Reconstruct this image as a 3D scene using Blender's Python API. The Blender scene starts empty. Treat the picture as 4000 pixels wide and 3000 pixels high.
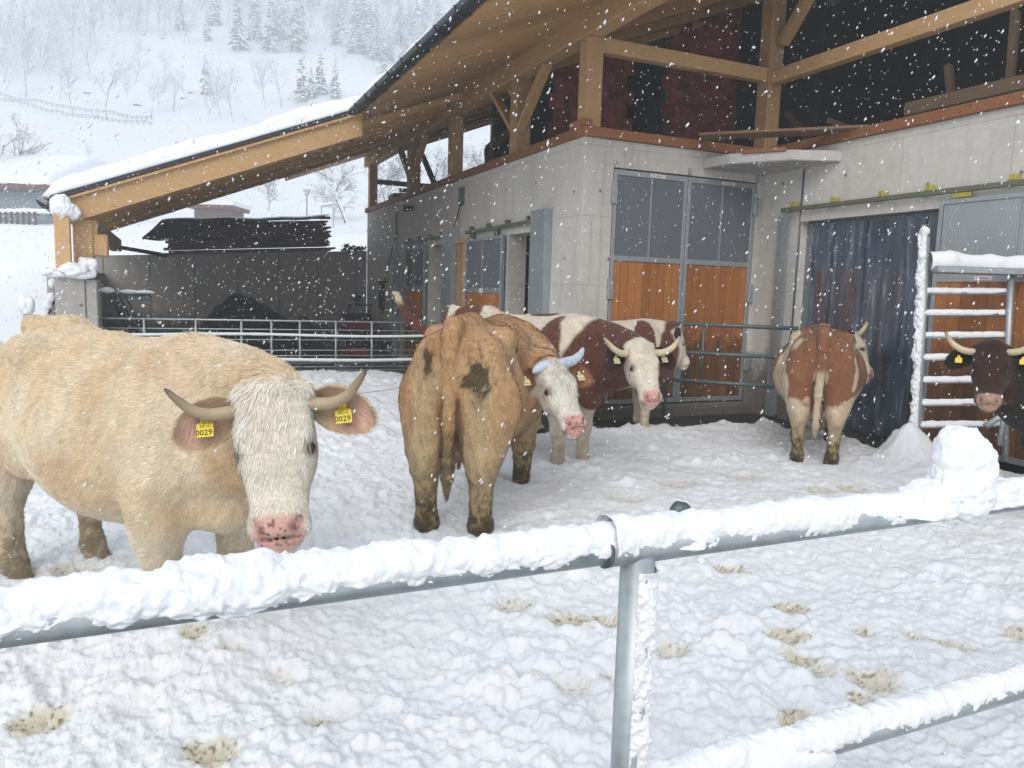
import bpy, bmesh, math, random
import numpy as np
from mathutils import Vector, Matrix
random.seed(7); RNG = np.random.default_rng(7)
scene = bpy.context.scene
COL = scene.collection

# ------------------------------------------------------------------ camera
FPX = 2980.0; CAM_H = 1.6
YAW, PITCH, ROLL = math.radians(24.04), math.radians(6.849), math.radians(1.728)
_cy, _sy, _cp, _sp = math.cos(YAW), math.sin(YAW), math.cos(PITCH), math.sin(PITCH)
FWD = np.array([_sy*_cp, _cy*_cp, -_sp]); _r0 = np.array([_cy, -_sy, 0.0]); _u0 = np.cross(_r0, FWD)
RIGHT = math.cos(ROLL)*_r0 + math.sin(ROLL)*_u0
UP = -math.sin(ROLL)*_r0 + math.cos(ROLL)*_u0
CAMP = np.array([0.0, 0.0, CAM_H])
cam_data = bpy.data.cameras.new('camera'); cam = bpy.data.objects.new('camera', cam_data); COL.objects.link(cam)
cam_data.sensor_width = 36.0; cam_data.lens = 36.0*FPX/4000.0
cam_data.clip_start = 0.05; cam_data.clip_end = 3000.0
cam.matrix_world = Matrix(((RIGHT[0], UP[0], -FWD[0], 0), (RIGHT[1], UP[1], -FWD[1], 0), (RIGHT[2], UP[2], -FWD[2], CAM_H), (0, 0, 0, 1)))
scene.camera = cam

# ------------------------------------------------------------------ overcast sky and a soft sun
world = bpy.data.worlds.new('World'); scene.world = world; world.use_nodes = True
wn = world.node_tree; wn.nodes.clear()
w_out = wn.nodes.new('ShaderNodeOutputWorld'); w_bg = wn.nodes.new('ShaderNodeBackground')
sky = wn.nodes.new('ShaderNodeTexSky'); sky.sky_type = 'NISHITA'; sky.sun_disc = False
SUN_EL, SUN_AZ = math.radians(36), math.radians(215)
sky.sun_elevation = SUN_EL; sky.sun_rotation = SUN_AZ; sky.air_density = 1.0; sky.dust_density = 5.0; sky.ozone_density = 1.0
mixw = wn.nodes.new('ShaderNodeMix'); mixw.data_type = 'RGBA'; mixw.inputs[0].default_value = 0.85
mixw.inputs[7].default_value = (7.3, 7.75, 8.3, 1)           # even cloud cover over the whole sky
wn.links.new(sky.outputs[0], mixw.inputs[6]); wn.links.new(mixw.outputs[2], w_bg.inputs[0])
w_bg.inputs[1].default_value = 0.12
wn.links.new(w_bg.outputs[0], w_out.inputs[0])
sun_d = bpy.data.lights.new('sun', 'SUN'); sun = bpy.data.objects.new('sun', sun_d); COL.objects.link(sun)
sun_d.energy = 1.15; sun_d.angle = math.radians(35); sun_d.color = (1.0, 0.97, 0.93)
_sd = Vector((math.sin(SUN_AZ)*math.cos(SUN_EL), math.cos(SUN_AZ)*math.cos(SUN_EL), math.sin(SUN_EL)))
sun.rotation_euler = (-_sd).to_track_quat('-Z', 'Y').to_euler(); sun.location = (0, 0, 60)
scene.view_settings.view_transform = 'Standard'; scene.view_settings.look = 'None'
scene.view_settings.exposure = 0.26; scene.view_settings.gamma = 1.0; scene.view_settings.use_curve_mapping = False
scene.render.engine = 'CYCLES'
scene.cycles.max_bounces = 6; scene.cycles.diffuse_bounces = 3; scene.cycles.glossy_bounces = 3
scene.cycles.transmission_bounces = 6; scene.cycles.transparent_max_bounces = 12; scene.cycles.volume_bounces = 2
scene.cycles.use_denoising = True
# ------------------------------------------------------------------ helpers
def ray(x, y): return RIGHT*((x-2000.0)/FPX) - UP*((y-1500.0)/FPX) + FWD      # photo pixel (4000 x 3000) -> direction
def atd(x, y, d): return CAMP + ray(x, y)*d
def onz(x, y, z=0.0):
    d = ray(x, y); return CAMP + d*((z-CAM_H)/d[2])
def sstep(a, b, x):
    t = np.clip((x-a)/(b-a), 0, 1); return t*t*(3-2*t)

def empty(name, loc=(0, 0, 0), rz=0.0, parent=None):
    o = bpy.data.objects.new(name, None); COL.objects.link(o); o.location = loc; o.rotation_euler = (0, 0, rz)
    o.empty_display_size = 0.2
    if parent: o.parent = parent
    return o
def tag(o, label, cat, group=None):
    o['label'] = label; o['category'] = cat
    if group: o['group'] = group
    return o
def structure(o): o['kind'] = 'structure'; return o
def stuff(o): o['kind'] = 'stuff'; return o
def link(name, me, mat=None, parent=None):
    o = bpy.data.objects.new(name, me); COL.objects.link(o)
    if mat is not None and len(me.materials) == 0: me.materials.append(mat)
    if parent is not None: o.parent = parent
    return o
def mesh_np(name, V, F, smooth=True, col=None):
    """V (n,3), F (m,3) or (m,4) -> mesh, optional vertex colours (n,3)"""
    V = np.ascontiguousarray(V, np.float32); F = np.ascontiguousarray(F, np.int32)
    me = bpy.data.meshes.new(name); k = F.shape[1]
    me.vertices.add(len(V)); me.vertices.foreach_set('co', V.ravel())
    me.loops.add(F.size); me.loops.foreach_set('vertex_index', F.ravel())
    me.polygons.add(len(F)); me.polygons.foreach_set('loop_start', np.arange(0, F.size, k, dtype=np.int32))
    me.polygons.foreach_set('use_smooth', np.full(len(F), smooth))
    me.update(calc_edges=True)
    if col is not None:
        a = me.color_attributes.new('col', 'FLOAT_COLOR', 'POINT')
        c = np.ones((len(V), 4), np.float32); c[:, :3] = col; a.data.foreach_set('color', c.ravel())
    return me
def grid_faces(nr, nc, wrap=False):
    r = np.arange(nr-1)[:, None]; c = np.arange(nc if wrap else nc-1)[None, :]; c2 = (c+1) % nc
    return np.stack([r*nc+c, r*nc+c2, (r+1)*nc+c2, (r+1)*nc+c], -1).reshape(-1, 4)
BOXF = [(0, 3, 2, 1), (4, 5, 6, 7), (0, 1, 5, 4), (1, 2, 6, 5), (2, 3, 7, 6), (3, 0, 4, 7)]
def box_mesh(name, lo, hi, bev=0.0):
    bm = bmesh.new()
    vs = [bm.verts.new(p) for p in ((lo[0], lo[1], lo[2]), (hi[0], lo[1], lo[2]), (hi[0], hi[1], lo[2]), (lo[0], hi[1], lo[2]),
                                    (lo[0], lo[1], hi[2]), (hi[0], lo[1], hi[2]), (hi[0], hi[1], hi[2]), (lo[0], hi[1], hi[2]))]
    for f in BOXF: bm.faces.new([vs[i] for i in f])
    if bev > 0: bmesh.ops.bevel(bm, geom=list(bm.edges), offset=bev, segments=1, affect='EDGES')
    me = bpy.data.meshes.new(name); bm.to_mesh(me); bm.free(); return me
def box(name, lo, hi, mat, parent=None, bev=0.0):
    lo2 = [min(a, b) for a, b in zip(lo, hi)]; hi2 = [max(a, b) for a, b in zip(lo, hi)]
    return link(name, box_mesh(name, lo2, hi2, bev), mat, parent)
def beam_mesh(name, p0, p1, w, h, up=(0, 0, 1), bev=0.006):
    p0 = Vector(p0); p1 = Vector(p1); d = p1-p0; L = d.length; x = d.normalized(); y = Vector(up).cross(x).normalized(); z = x.cross(y)
    me = box_mesh(name, (0, -w/2, -h/2), (L, w/2, h/2), bev)
    me.transform(Matrix(((x[0], y[0], z[0], p0[0]), (x[1], y[1], z[1], p0[1]), (x[2], y[2], z[2], p0[2]), (0, 0, 0, 1)))); return me
def beam(name, p0, p1, w, h, mat, parent=None, up=(0, 0, 1), bev=0.006):
    return link(name, beam_mesh(name, p0, p1, w, h, up, bev), mat, parent)
def tube_arrays(pts, rad, n=10, cap=True):
    pts = np.asarray(pts, float); m = len(pts); rad = np.broadcast_to(np.asarray(rad, float), (m,))
    T = np.gradient(pts, axis=0); T /= np.linalg.norm(T, axis=1)[:, None]+1e-12
    a = np.array([0, 0, 1.0]) if abs(T[0][2]) < 0.9 else np.array([1.0, 0, 0])
    N = np.zeros_like(pts); N[0] = np.cross(T[0], a); N[0] /= np.linalg.norm(N[0])
    for i in range(1, m):
        v = N[i-1]-T[i]*np.dot(N[i-1], T[i]); N[i] = v/(np.linalg.norm(v)+1e-12)
    B = np.cross(T, N); th = np.arange(n)*2*np.pi/n
    V = pts[:, None, :] + rad[:, None, None]*(np.cos(th)[None, :, None]*N[:, None, :] + np.sin(th)[None, :, None]*B[:, None, :])
    V = V.reshape(-1, 3); F = grid_faces(m, n, True)[:, ::-1]
    if cap:
        V = np.vstack([V, pts[:1], pts[-1:]]); i0 = m*n; j = np.arange(n); j2 = (j+1) % n
        F = np.vstack([F, np.stack([np.full(n, i0), j, j2, j2], 1)*1, np.stack([np.full(n, i0+1), (m-1)*n+j2, (m-1)*n+j, (m-1)*n+j], 1)])
    return V, F
def fix_tri(V, F):                                       # degenerate quads (a,b,c,c) -> keep as triangles
    return V, [tuple(dict.fromkeys(f)) for f in F.tolist()]
def tube(name, pts, rad, mat, parent=None, n=10, smooth=True):
    V, F = fix_tri(*tube_arrays(pts, rad, n)); me = bpy.data.meshes.new(name); me.from_pydata([tuple(v) for v in V], [], F)
    me.polygons.foreach_set('use_smooth', [smooth]*len(me.polygons)); me.update(); return link(name, me, mat, parent)
def poly_prism(name, pts, z0, z1, mat, parent=None, bev=0.0):
    bm = bmesh.new(); vs = [bm.verts.new((x, y, z0)) for x, y in pts]; f = bm.faces.new(vs)
    r = bmesh.ops.extrude_face_region(bm, geom=[f])
    for v in r['geom']:
        if isinstance(v, bmesh.types.BMVert): v.co.z = z1
    bmesh.ops.recalc_face_normals(bm, faces=bm.faces)
    if bev: bmesh.ops.bevel(bm, geom=list(bm.edges), offset=bev, segments=1, affect='EDGES')
    me = bpy.data.meshes.new(name); bm.to_mesh(me); bm.free(); return link(name, me, mat, parent)

_LAT = np.random.default_rng(3).random((32, 32, 32)).astype(np.float32)
def vn(P, f=1.0, seed=0):
    """value noise 0..1 at points (...,3)"""
    q = np.asarray(P, np.float32)*f + np.float32(seed*7.31); i = np.floor(q).astype(np.int32); t = q-i; t = t*t*(3-2*t)
    r = 0
    for dx in (0, 1):
        wx = t[..., 0] if dx else 1-t[..., 0]
        for dy in (0, 1):
            wy = t[..., 1] if dy else 1-t[..., 1]
            for dz in (0, 1):
                wz = t[..., 2] if dz else 1-t[..., 2]
                r = r + wx*wy*wz*_LAT[(i[..., 0]+dx) & 31, (i[..., 1]+dy) & 31, (i[..., 2]+dz) & 31]
    return r
def fbm(P, f=1.0, o=4, seed=0, g=0.5):
    a = 1.0; s = 0; n = 0
    for k in range(o): s = s + a*vn(P, f*2**k, seed+k); n += a; a *= g
    return s/n

# ------------------------------------------------------------------ materials
class MB:
    def __init__(s, name, rough=0.8, spec=0.3, metal=0.0):
        s.m = bpy.data.materials.new(name); s.m.use_nodes = True; s.t = s.m.node_tree; s.b = s.t.nodes['Principled BSDF']; s.out = s.t.nodes['Material Output']
        s.b.inputs['Roughness'].default_value = rough; s.b.inputs['Specular IOR Level'].default_value = spec; s.b.inputs['Metallic'].default_value = metal
        s.co = None
    def n(s, t, **kw):
        k = s.t.nodes.new(t)
        for a, v in kw.items(): setattr(k, a, v)
        return k
    def l(s, a, b): s.t.links.new(a, b)
    def coord(s, scale=(1, 1, 1), rot=(0, 0, 0), obj=True):
        c = s.n('ShaderNodeTexCoord'); m = s.n('ShaderNodeMapping'); m.inputs['Scale'].default_value = scale; m.inputs['Rotation'].default_value = rot
        if obj: s.l(c.outputs['Object'], m.inputs[0])
        else:
            g = s.n('ShaderNodeNewGeometry'); s.l(g.outputs['Position'], m.inputs[0])
        return m.outputs[0]
    def noise(s, vec, scale, detail=4, rough=0.55, dist=0.0):
        k = s.n('ShaderNodeTexNoise'); k.inputs['Scale'].default_value = scale; k.inputs['Detail'].default_value = detail
        k.inputs['Roughness'].default_value = rough; k.inputs['Distortion'].default_value = dist
        if vec is not None: s.l(vec, k.inputs['Vector'])
        return k.outputs['Fac']
    def ramp(s, fac, stops):
        r = s.n('ShaderNodeValToRGB'); e = r.color_ramp.elements
        while len(e) > 1: e.remove(e[-1])
        e[0].position = stops[0][0]; e[0].color = (*stops[0][1], 1) if len(stops[0][1]) == 3 else stops[0][1]
        for p, c in stops[1:]: k = e.new(p); k.color = (*c, 1)
        s.l(fac, r.inputs[0]); return r.outputs[0]
    def mix(s, f, a, b, mode='MIX'):
        k = s.n('ShaderNodeMix', data_type='RGBA', blend_type=mode)
        for v, i in ((f, 0), (a, 6), (b, 7)):
            if isinstance(v, (int, float)): k.inputs[i].default_value = v
            elif isinstance(v, tuple): k.inputs[i].default_value = (*v, 1)
            else: s.l(v, k.inputs[i])
        return k.outputs[2]
    def math(s, op, a, b=None):
        k = s.n('ShaderNodeMath', operation=op)
        for v, i in ((a, 0), (b, 1)):
            if v is None: continue
            if isinstance(v, (int, float)): k.inputs[i].default_value = v
            else: s.l(v, k.inputs[i])
        return k.outputs[0]
    def attr(s, name='col'):
        k = s.n('ShaderNodeAttribute', attribute_name=name); return k.outputs['Color']
    def rand(s):
        return s.n('ShaderNodeObjectInfo').outputs['Random']
    def color(s, c):
        if isinstance(c, tuple): s.b.inputs['Base Color'].default_value = (*c, 1)
        else: s.l(c, s.b.inputs['Base Color'])
        return s
    def rough(s, r): s.l(r, s.b.inputs['Roughness']); return s
    def bump(s, h, strength=0.3, dist=0.02):
        k = s.n('ShaderNodeBump'); k.inputs['Strength'].default_value = strength; k.inputs['Distance'].default_value = dist
        s.l(h, k.inputs['Height']); s.l(k.outputs[0], s.b.inputs['Normal']); return s

M = {}
def mk_snow(name, attr=False, tint=(0.81, 0.83, 0.86), d=0.012):
    m = MB(name, 0.75, 0.25); v = m.coord(obj=False)
    n1 = m.noise(v, 3.0, 5); base = m.ramp(n1, [(0.3, tuple(c*0.965 for c in tint)), (0.7, tint)])
    if attr: base = m.mix(1.0, base, m.attr(), 'MULTIPLY')
    m.color(base); f = m.noise(v, 48.0, 6, 0.72); g = m.noise(v, 230.0, 3, 0.7)
    m.bump(m.math('ADD', f, m.math('MULTIPLY', g, 0.45)), 0.5, d); return m.m
M['snow'] = mk_snow('snow'); M['yard_snow'] = mk_snow('trodden_snow', True, d=0.016); M['far_snow'] = mk_snow('field_snow', d=0.004)
M['rail_snow'] = mk_snow('clinging_snow', d=0.010)
def mk_flat(name, c, rough=0.7, spec=0.3, metal=0.0, var=0.15, scale=4.0, bump=0.15, bd=0.005):
    m = MB(name, rough, spec, metal); v = m.coord(obj=False); n = m.noise(v, scale, 6, 0.6)
    m.color(m.ramp(n, [(0.25, tuple(x*(1-var) for x in c)), (0.75, tuple(min(1, x*(1+var)) for x in c))]))
    if bump: m.bump(m.noise(v, scale*8, 5, 0.6), bump, bd)
    return m.m
def mk_concrete(name, c, joints=True, dirt=0.5):
    m = MB(name, 0.85, 0.2); v = m.coord(obj=False); s = m.n('ShaderNodeSeparateXYZ'); m.l(v, s.inputs[0])
    u = m.math('ADD', s.outputs[0], s.outputs[1]); cb = m.n('ShaderNodeCombineXYZ'); m.l(u, cb.inputs[0]); m.l(s.outputs[2], cb.inputs[1])
    n1 = m.noise(v, 0.9, 6, 0.6, 0.4); n2 = m.noise(v, 9.0, 6, 0.65)
    a = m.ramp(n1, [(0.25, tuple(x*0.80 for x in c)), (0.5, c), (0.8, tuple(min(1, x*1.12) for x in c))])
    a = m.mix(0.35, a, m.ramp(n2, [(0.3, tuple(x*0.75 for x in c)), (0.7, tuple(x*1.15 for x in c))]))
    # streaks that run down from the top edge
    vs = m.coord((7, 7, 0.35), obj=False); st = m.noise(vs, 1.0, 4, 0.6)
    a = m.mix(m.math('MULTIPLY', m.ramp(st, [(0.52, (0, 0, 0)), (0.72, (1, 1, 1))]), 0.35*dirt), a, tuple(x*0.45 for x in c))
    h = n2
    if joints:
        b = m.n('ShaderNodeTexBrick', offset=0.37, offset_frequency=2, squash=1.0); m.l(cb.outputs[0], b.inputs['Vector'])
        b.inputs['Scale'].default_value = 1.0; b.inputs['Mortar Size'].default_value = 0.007; b.inputs['Brick Width'].default_value = 1.25; b.inputs['Row Height'].default_value = 0.86
        b.inputs['Mortar Smooth'].default_value = 0.4
        b.inputs['Color1'].default_value = (1, 1, 1, 1); b.inputs['Color2'].default_value = (0.92, 0.92, 0.92, 1); b.inputs['Mortar'].default_value = (0.6, 0.6, 0.6, 1)
        nm = m.noise(v, 2.3, 3); a = m.mix(m.math('MULTIPLY', nm, 1.1), a, b.outputs['Color'], 'MULTIPLY')
        h = m.math('SUBTRACT', n2, m.math('MULTIPLY', b.outputs['Fac'], 0.6))
        # form-tie holes
        w = m.n('ShaderNodeTexVoronoi', feature='F1', voronoi_dimensions='2D'); m.l(cb.outputs[0], w.inputs['Vector']); w.inputs['Scale'].default_value = 1.05; w.inputs['Randomness'].default_value = 0.45
        a = m.mix(m.ramp(w.outputs['Distance'], [(0.016, (1, 1, 1)), (0.03, (0, 0, 0))]), a, tuple(x*0.35 for x in c))
    dz_ = m.math('ADD', s.outputs[2], m.math('MULTIPLY', m.noise(v, 3.5, 6, 0.7), -1.1)); a = m.mix(m.ramp(dz_, [(0.0, (.75, .75, .75)), (0.35, (0, 0, 0))]), a, (0.055, 0.045, 0.035))
    m.color(a); m.bump(h, 0.35, 0.01); return m.m
M['concrete'] = mk_concrete('concrete', (0.60, 0.58, 0.54)); M['dark_concrete'] = mk_concrete('weathered_concrete', (0.40, 0.385, 0.36))
M['slab_concrete'] = mk_concrete('slab_concrete', (0.50, 0.49, 0.47), False)
def mk_wood(name, c, grain=(1, 1, 12), var=0.3, rough=0.65, knots=True, rnd=0.18, muck=False):
    m = MB(name, rough, 0.25); v = m.coord(grain, obj=True); w = m.coord(obj=False)
    o = m.n('ShaderNodeObjectInfo'); ad = m.n('ShaderNodeVectorMath', operation='ADD'); m.l(v, ad.inputs[0]); m.l(o.outputs['Location'], ad.inputs[1])
    n = m.noise(ad.outputs[0], 9.0, 6, 0.65, 0.6); n0 = m.noise(w, 1.3, 3)
    a = m.ramp(n, [(0.25, tuple(x*(1-var) for x in c)), (0.55, c), (0.8, tuple(min(1, x*(1+var*0.7)) for x in c))])
    a = m.mix(m.math('MULTIPLY', n0, 0.6), a, tuple(x*(1-var*0.9) for x in c))
    if knots:
        k = m.n('ShaderNodeTexVoronoi', feature='F1'); m.l(ad.outputs[0], k.inputs['Vector']); k.inputs['Scale'].default_value = 3.2
        a = m.mix(m.ramp(k.outputs['Distance'], [(0.05, (1, 1, 1)), (0.12, (0, 0, 0))]), a, tuple(x*0.35 for x in c))
    if muck:
        sz = m.n('ShaderNodeSeparateXYZ'); m.l(w, sz.inputs[0]); q = m.math('ADD', sz.outputs[2], m.math('MULTIPLY', m.noise(w, 6.0, 6, 0.75), -1.7)); a = m.mix(m.ramp(q, [(0.0, (.8, .8, .8)), (0.42, (0, 0, 0))]), a, (0.05, 0.035, 0.022))
        fd = m.noise(m.coord((5, 5, 0.5), obj=False), 1.0, 4, 0.6); a = m.mix(m.math('MULTIPLY', m.ramp(fd, [(0.45, (0, 0, 0)), (0.7, (1, 1, 1))]), 0.35), a, (0.46, 0.22, 0.085))
    if rnd:
        hs = m.n('ShaderNodeHueSaturation'); m.l(a, hs.inputs['Color']); m.l(m.math('ADD', m.math('MULTIPLY', m.rand(), rnd*2), 1-rnd), hs.inputs['Value']); a = hs.outputs[0]
    m.color(a); m.bump(n, 0.25, 0.004); return m.m
# grain elongated along local X / Y / Z
M['wood_x'] = mk_wood('spruce_timber_x', (0.55, 0.345, 0.165), (0.5, 7, 7), 0.22); M['wood_y'] = mk_wood('spruce_timber_y', (0.55, 0.345, 0.165), (7, 0.5, 7), 0.22)
M['wood_z'] = mk_wood('spruce_timber_z', (0.53, 0.33, 0.16), (7, 7, 0.5), 0.22)
M['soffit'] = mk_wood('soffit_boards', (0.55, 0.33, 0.15), (0.5, 7, 1), 0.25, rnd=0.22)
M['old_wood'] = mk_wood('aged_timber', (0.20, 0.12, 0.065), (5, 0.5, 5), 0.4)
M['dark_wood'] = mk_wood('weathered_boards', (0.15, 0.105, 0.07), (0.5, 6, 6), 0.4)
M['plank_door'] = mk_wood('stained_door_planks', (0.46, 0.175, 0.05), (9, 9, 0.45), 0.38, 0.5, True, 0.2, True)
M['plate'] = mk_wood('wall_plate', (0.30, 0.13, 0.06), (3, 3, 3), 0.3)
def mk_galv(name, c=(0.42, 0.46, 0.48), rough=0.45, metal=0.55):
    m = MB(name, rough, 0.5, metal); v = m.coord(obj=False); n = m.noise(v, 22.0, 4, 0.6); n2 = m.noise(v, 3.0, 3)
    a = m.ramp(n, [(0.3, tuple(x*0.82 for x in c)), (0.7, tuple(min(1, x*1.1) for x in c))]); a = m.mix(m.math('MULTIPLY', n2, 0.4), a, tuple(x*0.7 for x in c))
    m.color(a); m.rough(m.math('ADD', m.math('MULTIPLY', n, 0.3), rough-0.15)); m.bump(n, 0.05, 0.002); return m.m
M['galv'] = mk_galv('galvanised_steel'); M['galv_dark'] = mk_galv('dull_pipe', (0.12, 0.16, 0.17), 0.5, 0.4)
M['black_metal'] = mk_flat('black_gutter_metal', (0.022, 0.026, 0.03), 0.4, 0.5, 0.2, 0.3)
M['black'] = mk_flat('black_rubber_and_dark', (0.018, 0.018, 0.018), 0.6, 0.3, 0, 0.3)
M['wet_ground'] = mk_flat('wet_mud', (0.028, 0.025, 0.021), 0.45, 0.5, 0, 0.5, 5.0, 0.6, 0.03)
M['red_paint'] = mk_flat('red_paint', (0.30, 0.02, 0.03), 0.45); M['green_paint'] = mk_flat('green_paint', (0.012, 0.10, 0.045), 0.5)
M['white_paint'] = mk_flat('white_paint', (0.75, 0.75, 0.73), 0.5, var=0.05); M['brown_old'] = mk_flat('brown_straw_heap', (0.07, 0.028, 0.02), 0.9, 0.1, 0, 0.5, 12, 0.8, 0.04)
M['olive'] = mk_flat('olive_rail_metal', (0.17, 0.18, 0.13), 0.5, 0.4, 0.4); M['yellow_brass'] = mk_flat('yellow_bracket', (0.38, 0.36, 0.06), 0.5)
M['heap'] = mk_flat('black_silage', (0.012, 0.012, 0.012), 0.85, 0.2, 0, 0.6, 14, 0.9, 0.05)
def mk_poly(name, c, alpha_mix=0.35):
    m = MB(name, 0.25, 0.5); v = m.coord(obj=False); s = m.n('ShaderNodeSeparateXYZ'); m.l(v, s.inputs[0]); u = m.math('ADD', s.outputs[0], s.outputs[1])
    w = m.math('SINE', m.math('MULTIPLY', u, 2*math.pi/0.028)); n = m.noise(v, 1.2, 3)
    a = m.mix(m.math('ADD', m.math('MULTIPLY', w, 0.12), 0.5), tuple(x*0.8 for x in c), tuple(x*1.15 for x in c)); a = m.mix(m.math('MULTIPLY', n, 0.5), a, tuple(x*0.6 for x in c))
    m.color(a); m.bump(w, 0.35, 0.003); m.b.inputs['Transmission Weight'].default_value = alpha_mix; return m.m
M['poly'] = mk_poly('twinwall_polycarbonate', (0.20, 0.225, 0.25), 0.25); M['poly_light'] = mk_poly('pale_twinwall_polycarbonate', (0.50, 0.54, 0.56), 0.3)
def mk_curtain():
    m = MB('pvc_strip', 0.22, 0.5); v = m.coord((5, 5, 0.6), obj=False); n = m.noise(v, 2.2, 4, 0.6, 0.5)
    m.color(m.ramp(n, [(0.35, (0.014, 0.026, 0.048)), (0.56, (0.05, 0.08, 0.13)), (0.75, (0.24, 0.31, 0.40))])); m.b.inputs['Transmission Weight'].default_value = 0.25
    m.bump(n, 0.2, 0.02); return m.m
M['curtain'] = mk_curtain()
def mk_brick():
    m = MB('clay_block', 0.9, 0.15); v = m.coord(obj=False); n = m.noise(v, 6, 5, 0.6)
    hs = m.n('ShaderNodeHueSaturation'); m.l(m.ramp(n, [(0.25, (0.22, 0.05, 0.04)), (0.6, (0.40, 0.10, 0.08)), (0.85, (0.46, 0.17, 0.14))]), hs.inputs['Color'])
    m.l(m.math('ADD', m.math('MULTIPLY', m.rand(), 0.5), 0.7), hs.inputs['Value']); m.color(hs.outputs[0]); m.bump(n, 0.4, 0.01); return m.m
M['brick'] = mk_brick(); M['mortar'] = mk_flat('mortar', (0.20, 0.18, 0.165), 0.9, 0.1)
def mk_fur(name, blades=False):
    m = MB(name, 0.8, 0.18); a = m.attr()
    if not blades:
        v = m.coord((1, 1, 1)); st = m.coord((14, 40, 40)); n = m.noise(st, 1.6, 5, 0.65, 0.7); n2 = m.noise(v, 9, 5, 0.65)
        a = m.mix(m.math('MULTIPLY', m.ramp(n, [(0.35, (1, 1, 1)), (0.6, (0, 0, 0))]), 0.28), a, m.mix(1.0, a, (0.55, 0.5, 0.45), 'MULTIPLY'))
        m.bump(m.math('ADD', n, m.math('MULTIPLY', n2, 0.6)), 0.7, 0.018)
    m.b.inputs['Sheen Weight'].default_value = 0.12; m.b.inputs['Sheen Roughness'].default_value = 0.5
    m.color(a); return m.m
M['hide'] = mk_fur('cow_hide'); M['fur'] = mk_fur('cow_hair', True)
def mk_horn():
    m = MB('horn', 0.42, 0.4); v = m.coord((1, 1, 1)); n = m.noise(v, 30, 4, 0.6); m.color(m.mix(m.math('MULTIPLY', n, 0.45), m.attr(), m.mix(1.0, m.attr(), (0.45, 0.4, 0.33), 'MULTIPLY'))); m.bump(n, 0.3, 0.003); return m.m
M['horn'] = mk_horn()
_e = MB('cow_eye', 0.06, 0.6); _e.color((0.012, 0.009, 0.008)); M['eye'] = _e.m
M['tag'] = mk_flat('yellow_ear_tag', (0.72, 0.55, 0.03), 0.45, 0.4, 0, 0.06, 20, 0.05); M['tag_pale'] = mk_flat('faded_ear_tag', (0.72, 0.66, 0.40), 0.5, 0.4, 0, 0.06, 20, 0.05)
M['print'] = mk_flat('black_print', (0.02, 0.02, 0.02), 0.6, 0.2, 0, 0.0, 4, 0); M['red_print'] = mk_flat('red_print', (0.5, 0.02, 0.02), 0.6, 0.2, 0, 0.0, 4, 0)
M['lid'] = mk_flat('eyelid_skin', (.36, .22, .17), .6, .3, 0, .2, 30, .2); M['leather'] = mk_flat('leather_strap', (0.10, 0.075, 0.06), 0.6, 0.3, 0, 0.3, 20, 0.3)
M['tape'] = mk_flat('pale_blue_tape', (0.44, 0.50, 0.56), 0.6, 0.3, 0, 0.3, 14, 0.4, 0.006)

def text_obj(name, s, size, mat, loc, xdir, ydir, parent=None, align='CENTER'):
    """flat lettering: mesh made from a font curve, laid along xdir / ydir"""
    cu = bpy.data.curves.new(name, 'FONT'); cu.body = s; cu.size = size; cu.align_x = align; cu.align_y = 'CENTER'; cu.resolution_u = 2
    tmp = bpy.data.objects.new(name, cu); COL.objects.link(tmp); bpy.context.view_layer.update()
    me = bpy.data.meshes.new_from_object(tmp.evaluated_get(bpy.context.evaluated_depsgraph_get())); bpy.data.objects.remove(tmp); bpy.data.curves.remove(cu)
    x = Vector(xdir).normalized(); y = Vector(ydir); y = (y-x*y.dot(x)).normalized(); z = x.cross(y); l = Vector(loc)
    me.transform(Matrix(((x[0], y[0], z[0], l[0]), (x[1], y[1], z[1], l[1]), (x[2], y[2], z[2], l[2]), (0, 0, 0, 1))))
    me.name = name; return link(name, me, mat, parent)
def adopt(root):
    """children were modelled in world coordinates: keep them there under a root that stands at the thing's base"""
    inv = root.matrix_basis.inverted()
    for c in root.children: c.matrix_parent_inverse = inv
    return root

# ------------------------------------------------------------------ ground, snow fields
_PD = np.array([-50, 0, 6, 9, 12, 20, 40, 65, 90, 115, 150, 200, 260, 340, 420, 900.0])
_PZ = np.array([0, 0, 0.0, .35, .95, 2.2, 4.3, 6.6, 10.0, 17, 33, 62, 100, 150, 165, 170.0])
def gdepth(x, y): return 0.4074*np.asarray(x)+0.9132*np.asarray(y)
def field_z(x, y):
    d = gdepth(x, y); z = np.interp(d, _PD, _PZ); P = np.stack([np.asarray(x, float), np.asarray(y, float), 0*d], -1)
    z = z + (fbm(P, 0.05, 3, 5)-0.5)*np.clip((d-22)*0.05, 0, 6) + (fbm(P, 0.25, 3, 9)-0.5)*np.clip((d-20)*0.02, 0, 0.8)
    z = z + np.clip(d-95, 0, 200)*0.10*(fbm(P, 0.018, 2, 2)-0.5)
    return z
_rows = np.concatenate([20.2+np.arange(0, 6, .3), 26.2*(470/26.2)**(np.arange(1, 131)/130)])
_k = np.linspace(0, 1, 150)
_X = (-0.36*_rows-6)[:, None]*(1-_k)[None]+(0.62*_rows+8)[:, None]*_k[None]; _Y = np.repeat(_rows[:, None], 150, 1)
V = np.stack([_X, _Y, field_z(_X, _Y)], -1).reshape(-1, 3)
structure(link('snowy_hillside', mesh_np('snowy_hillside', V, grid_faces(len(_rows), 150)), M['far_snow']))
_X, _Y = np.meshgrid(np.linspace(-14, -1.62, 60), np.linspace(11.9, 20.6, 50))
V = np.stack([_X, _Y, field_z(_X, _Y)+0.05*(fbm(np.stack([_X, _Y, 0*_X], -1), 1.0, 3)-.5)], -1).reshape(-1, 3)
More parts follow.
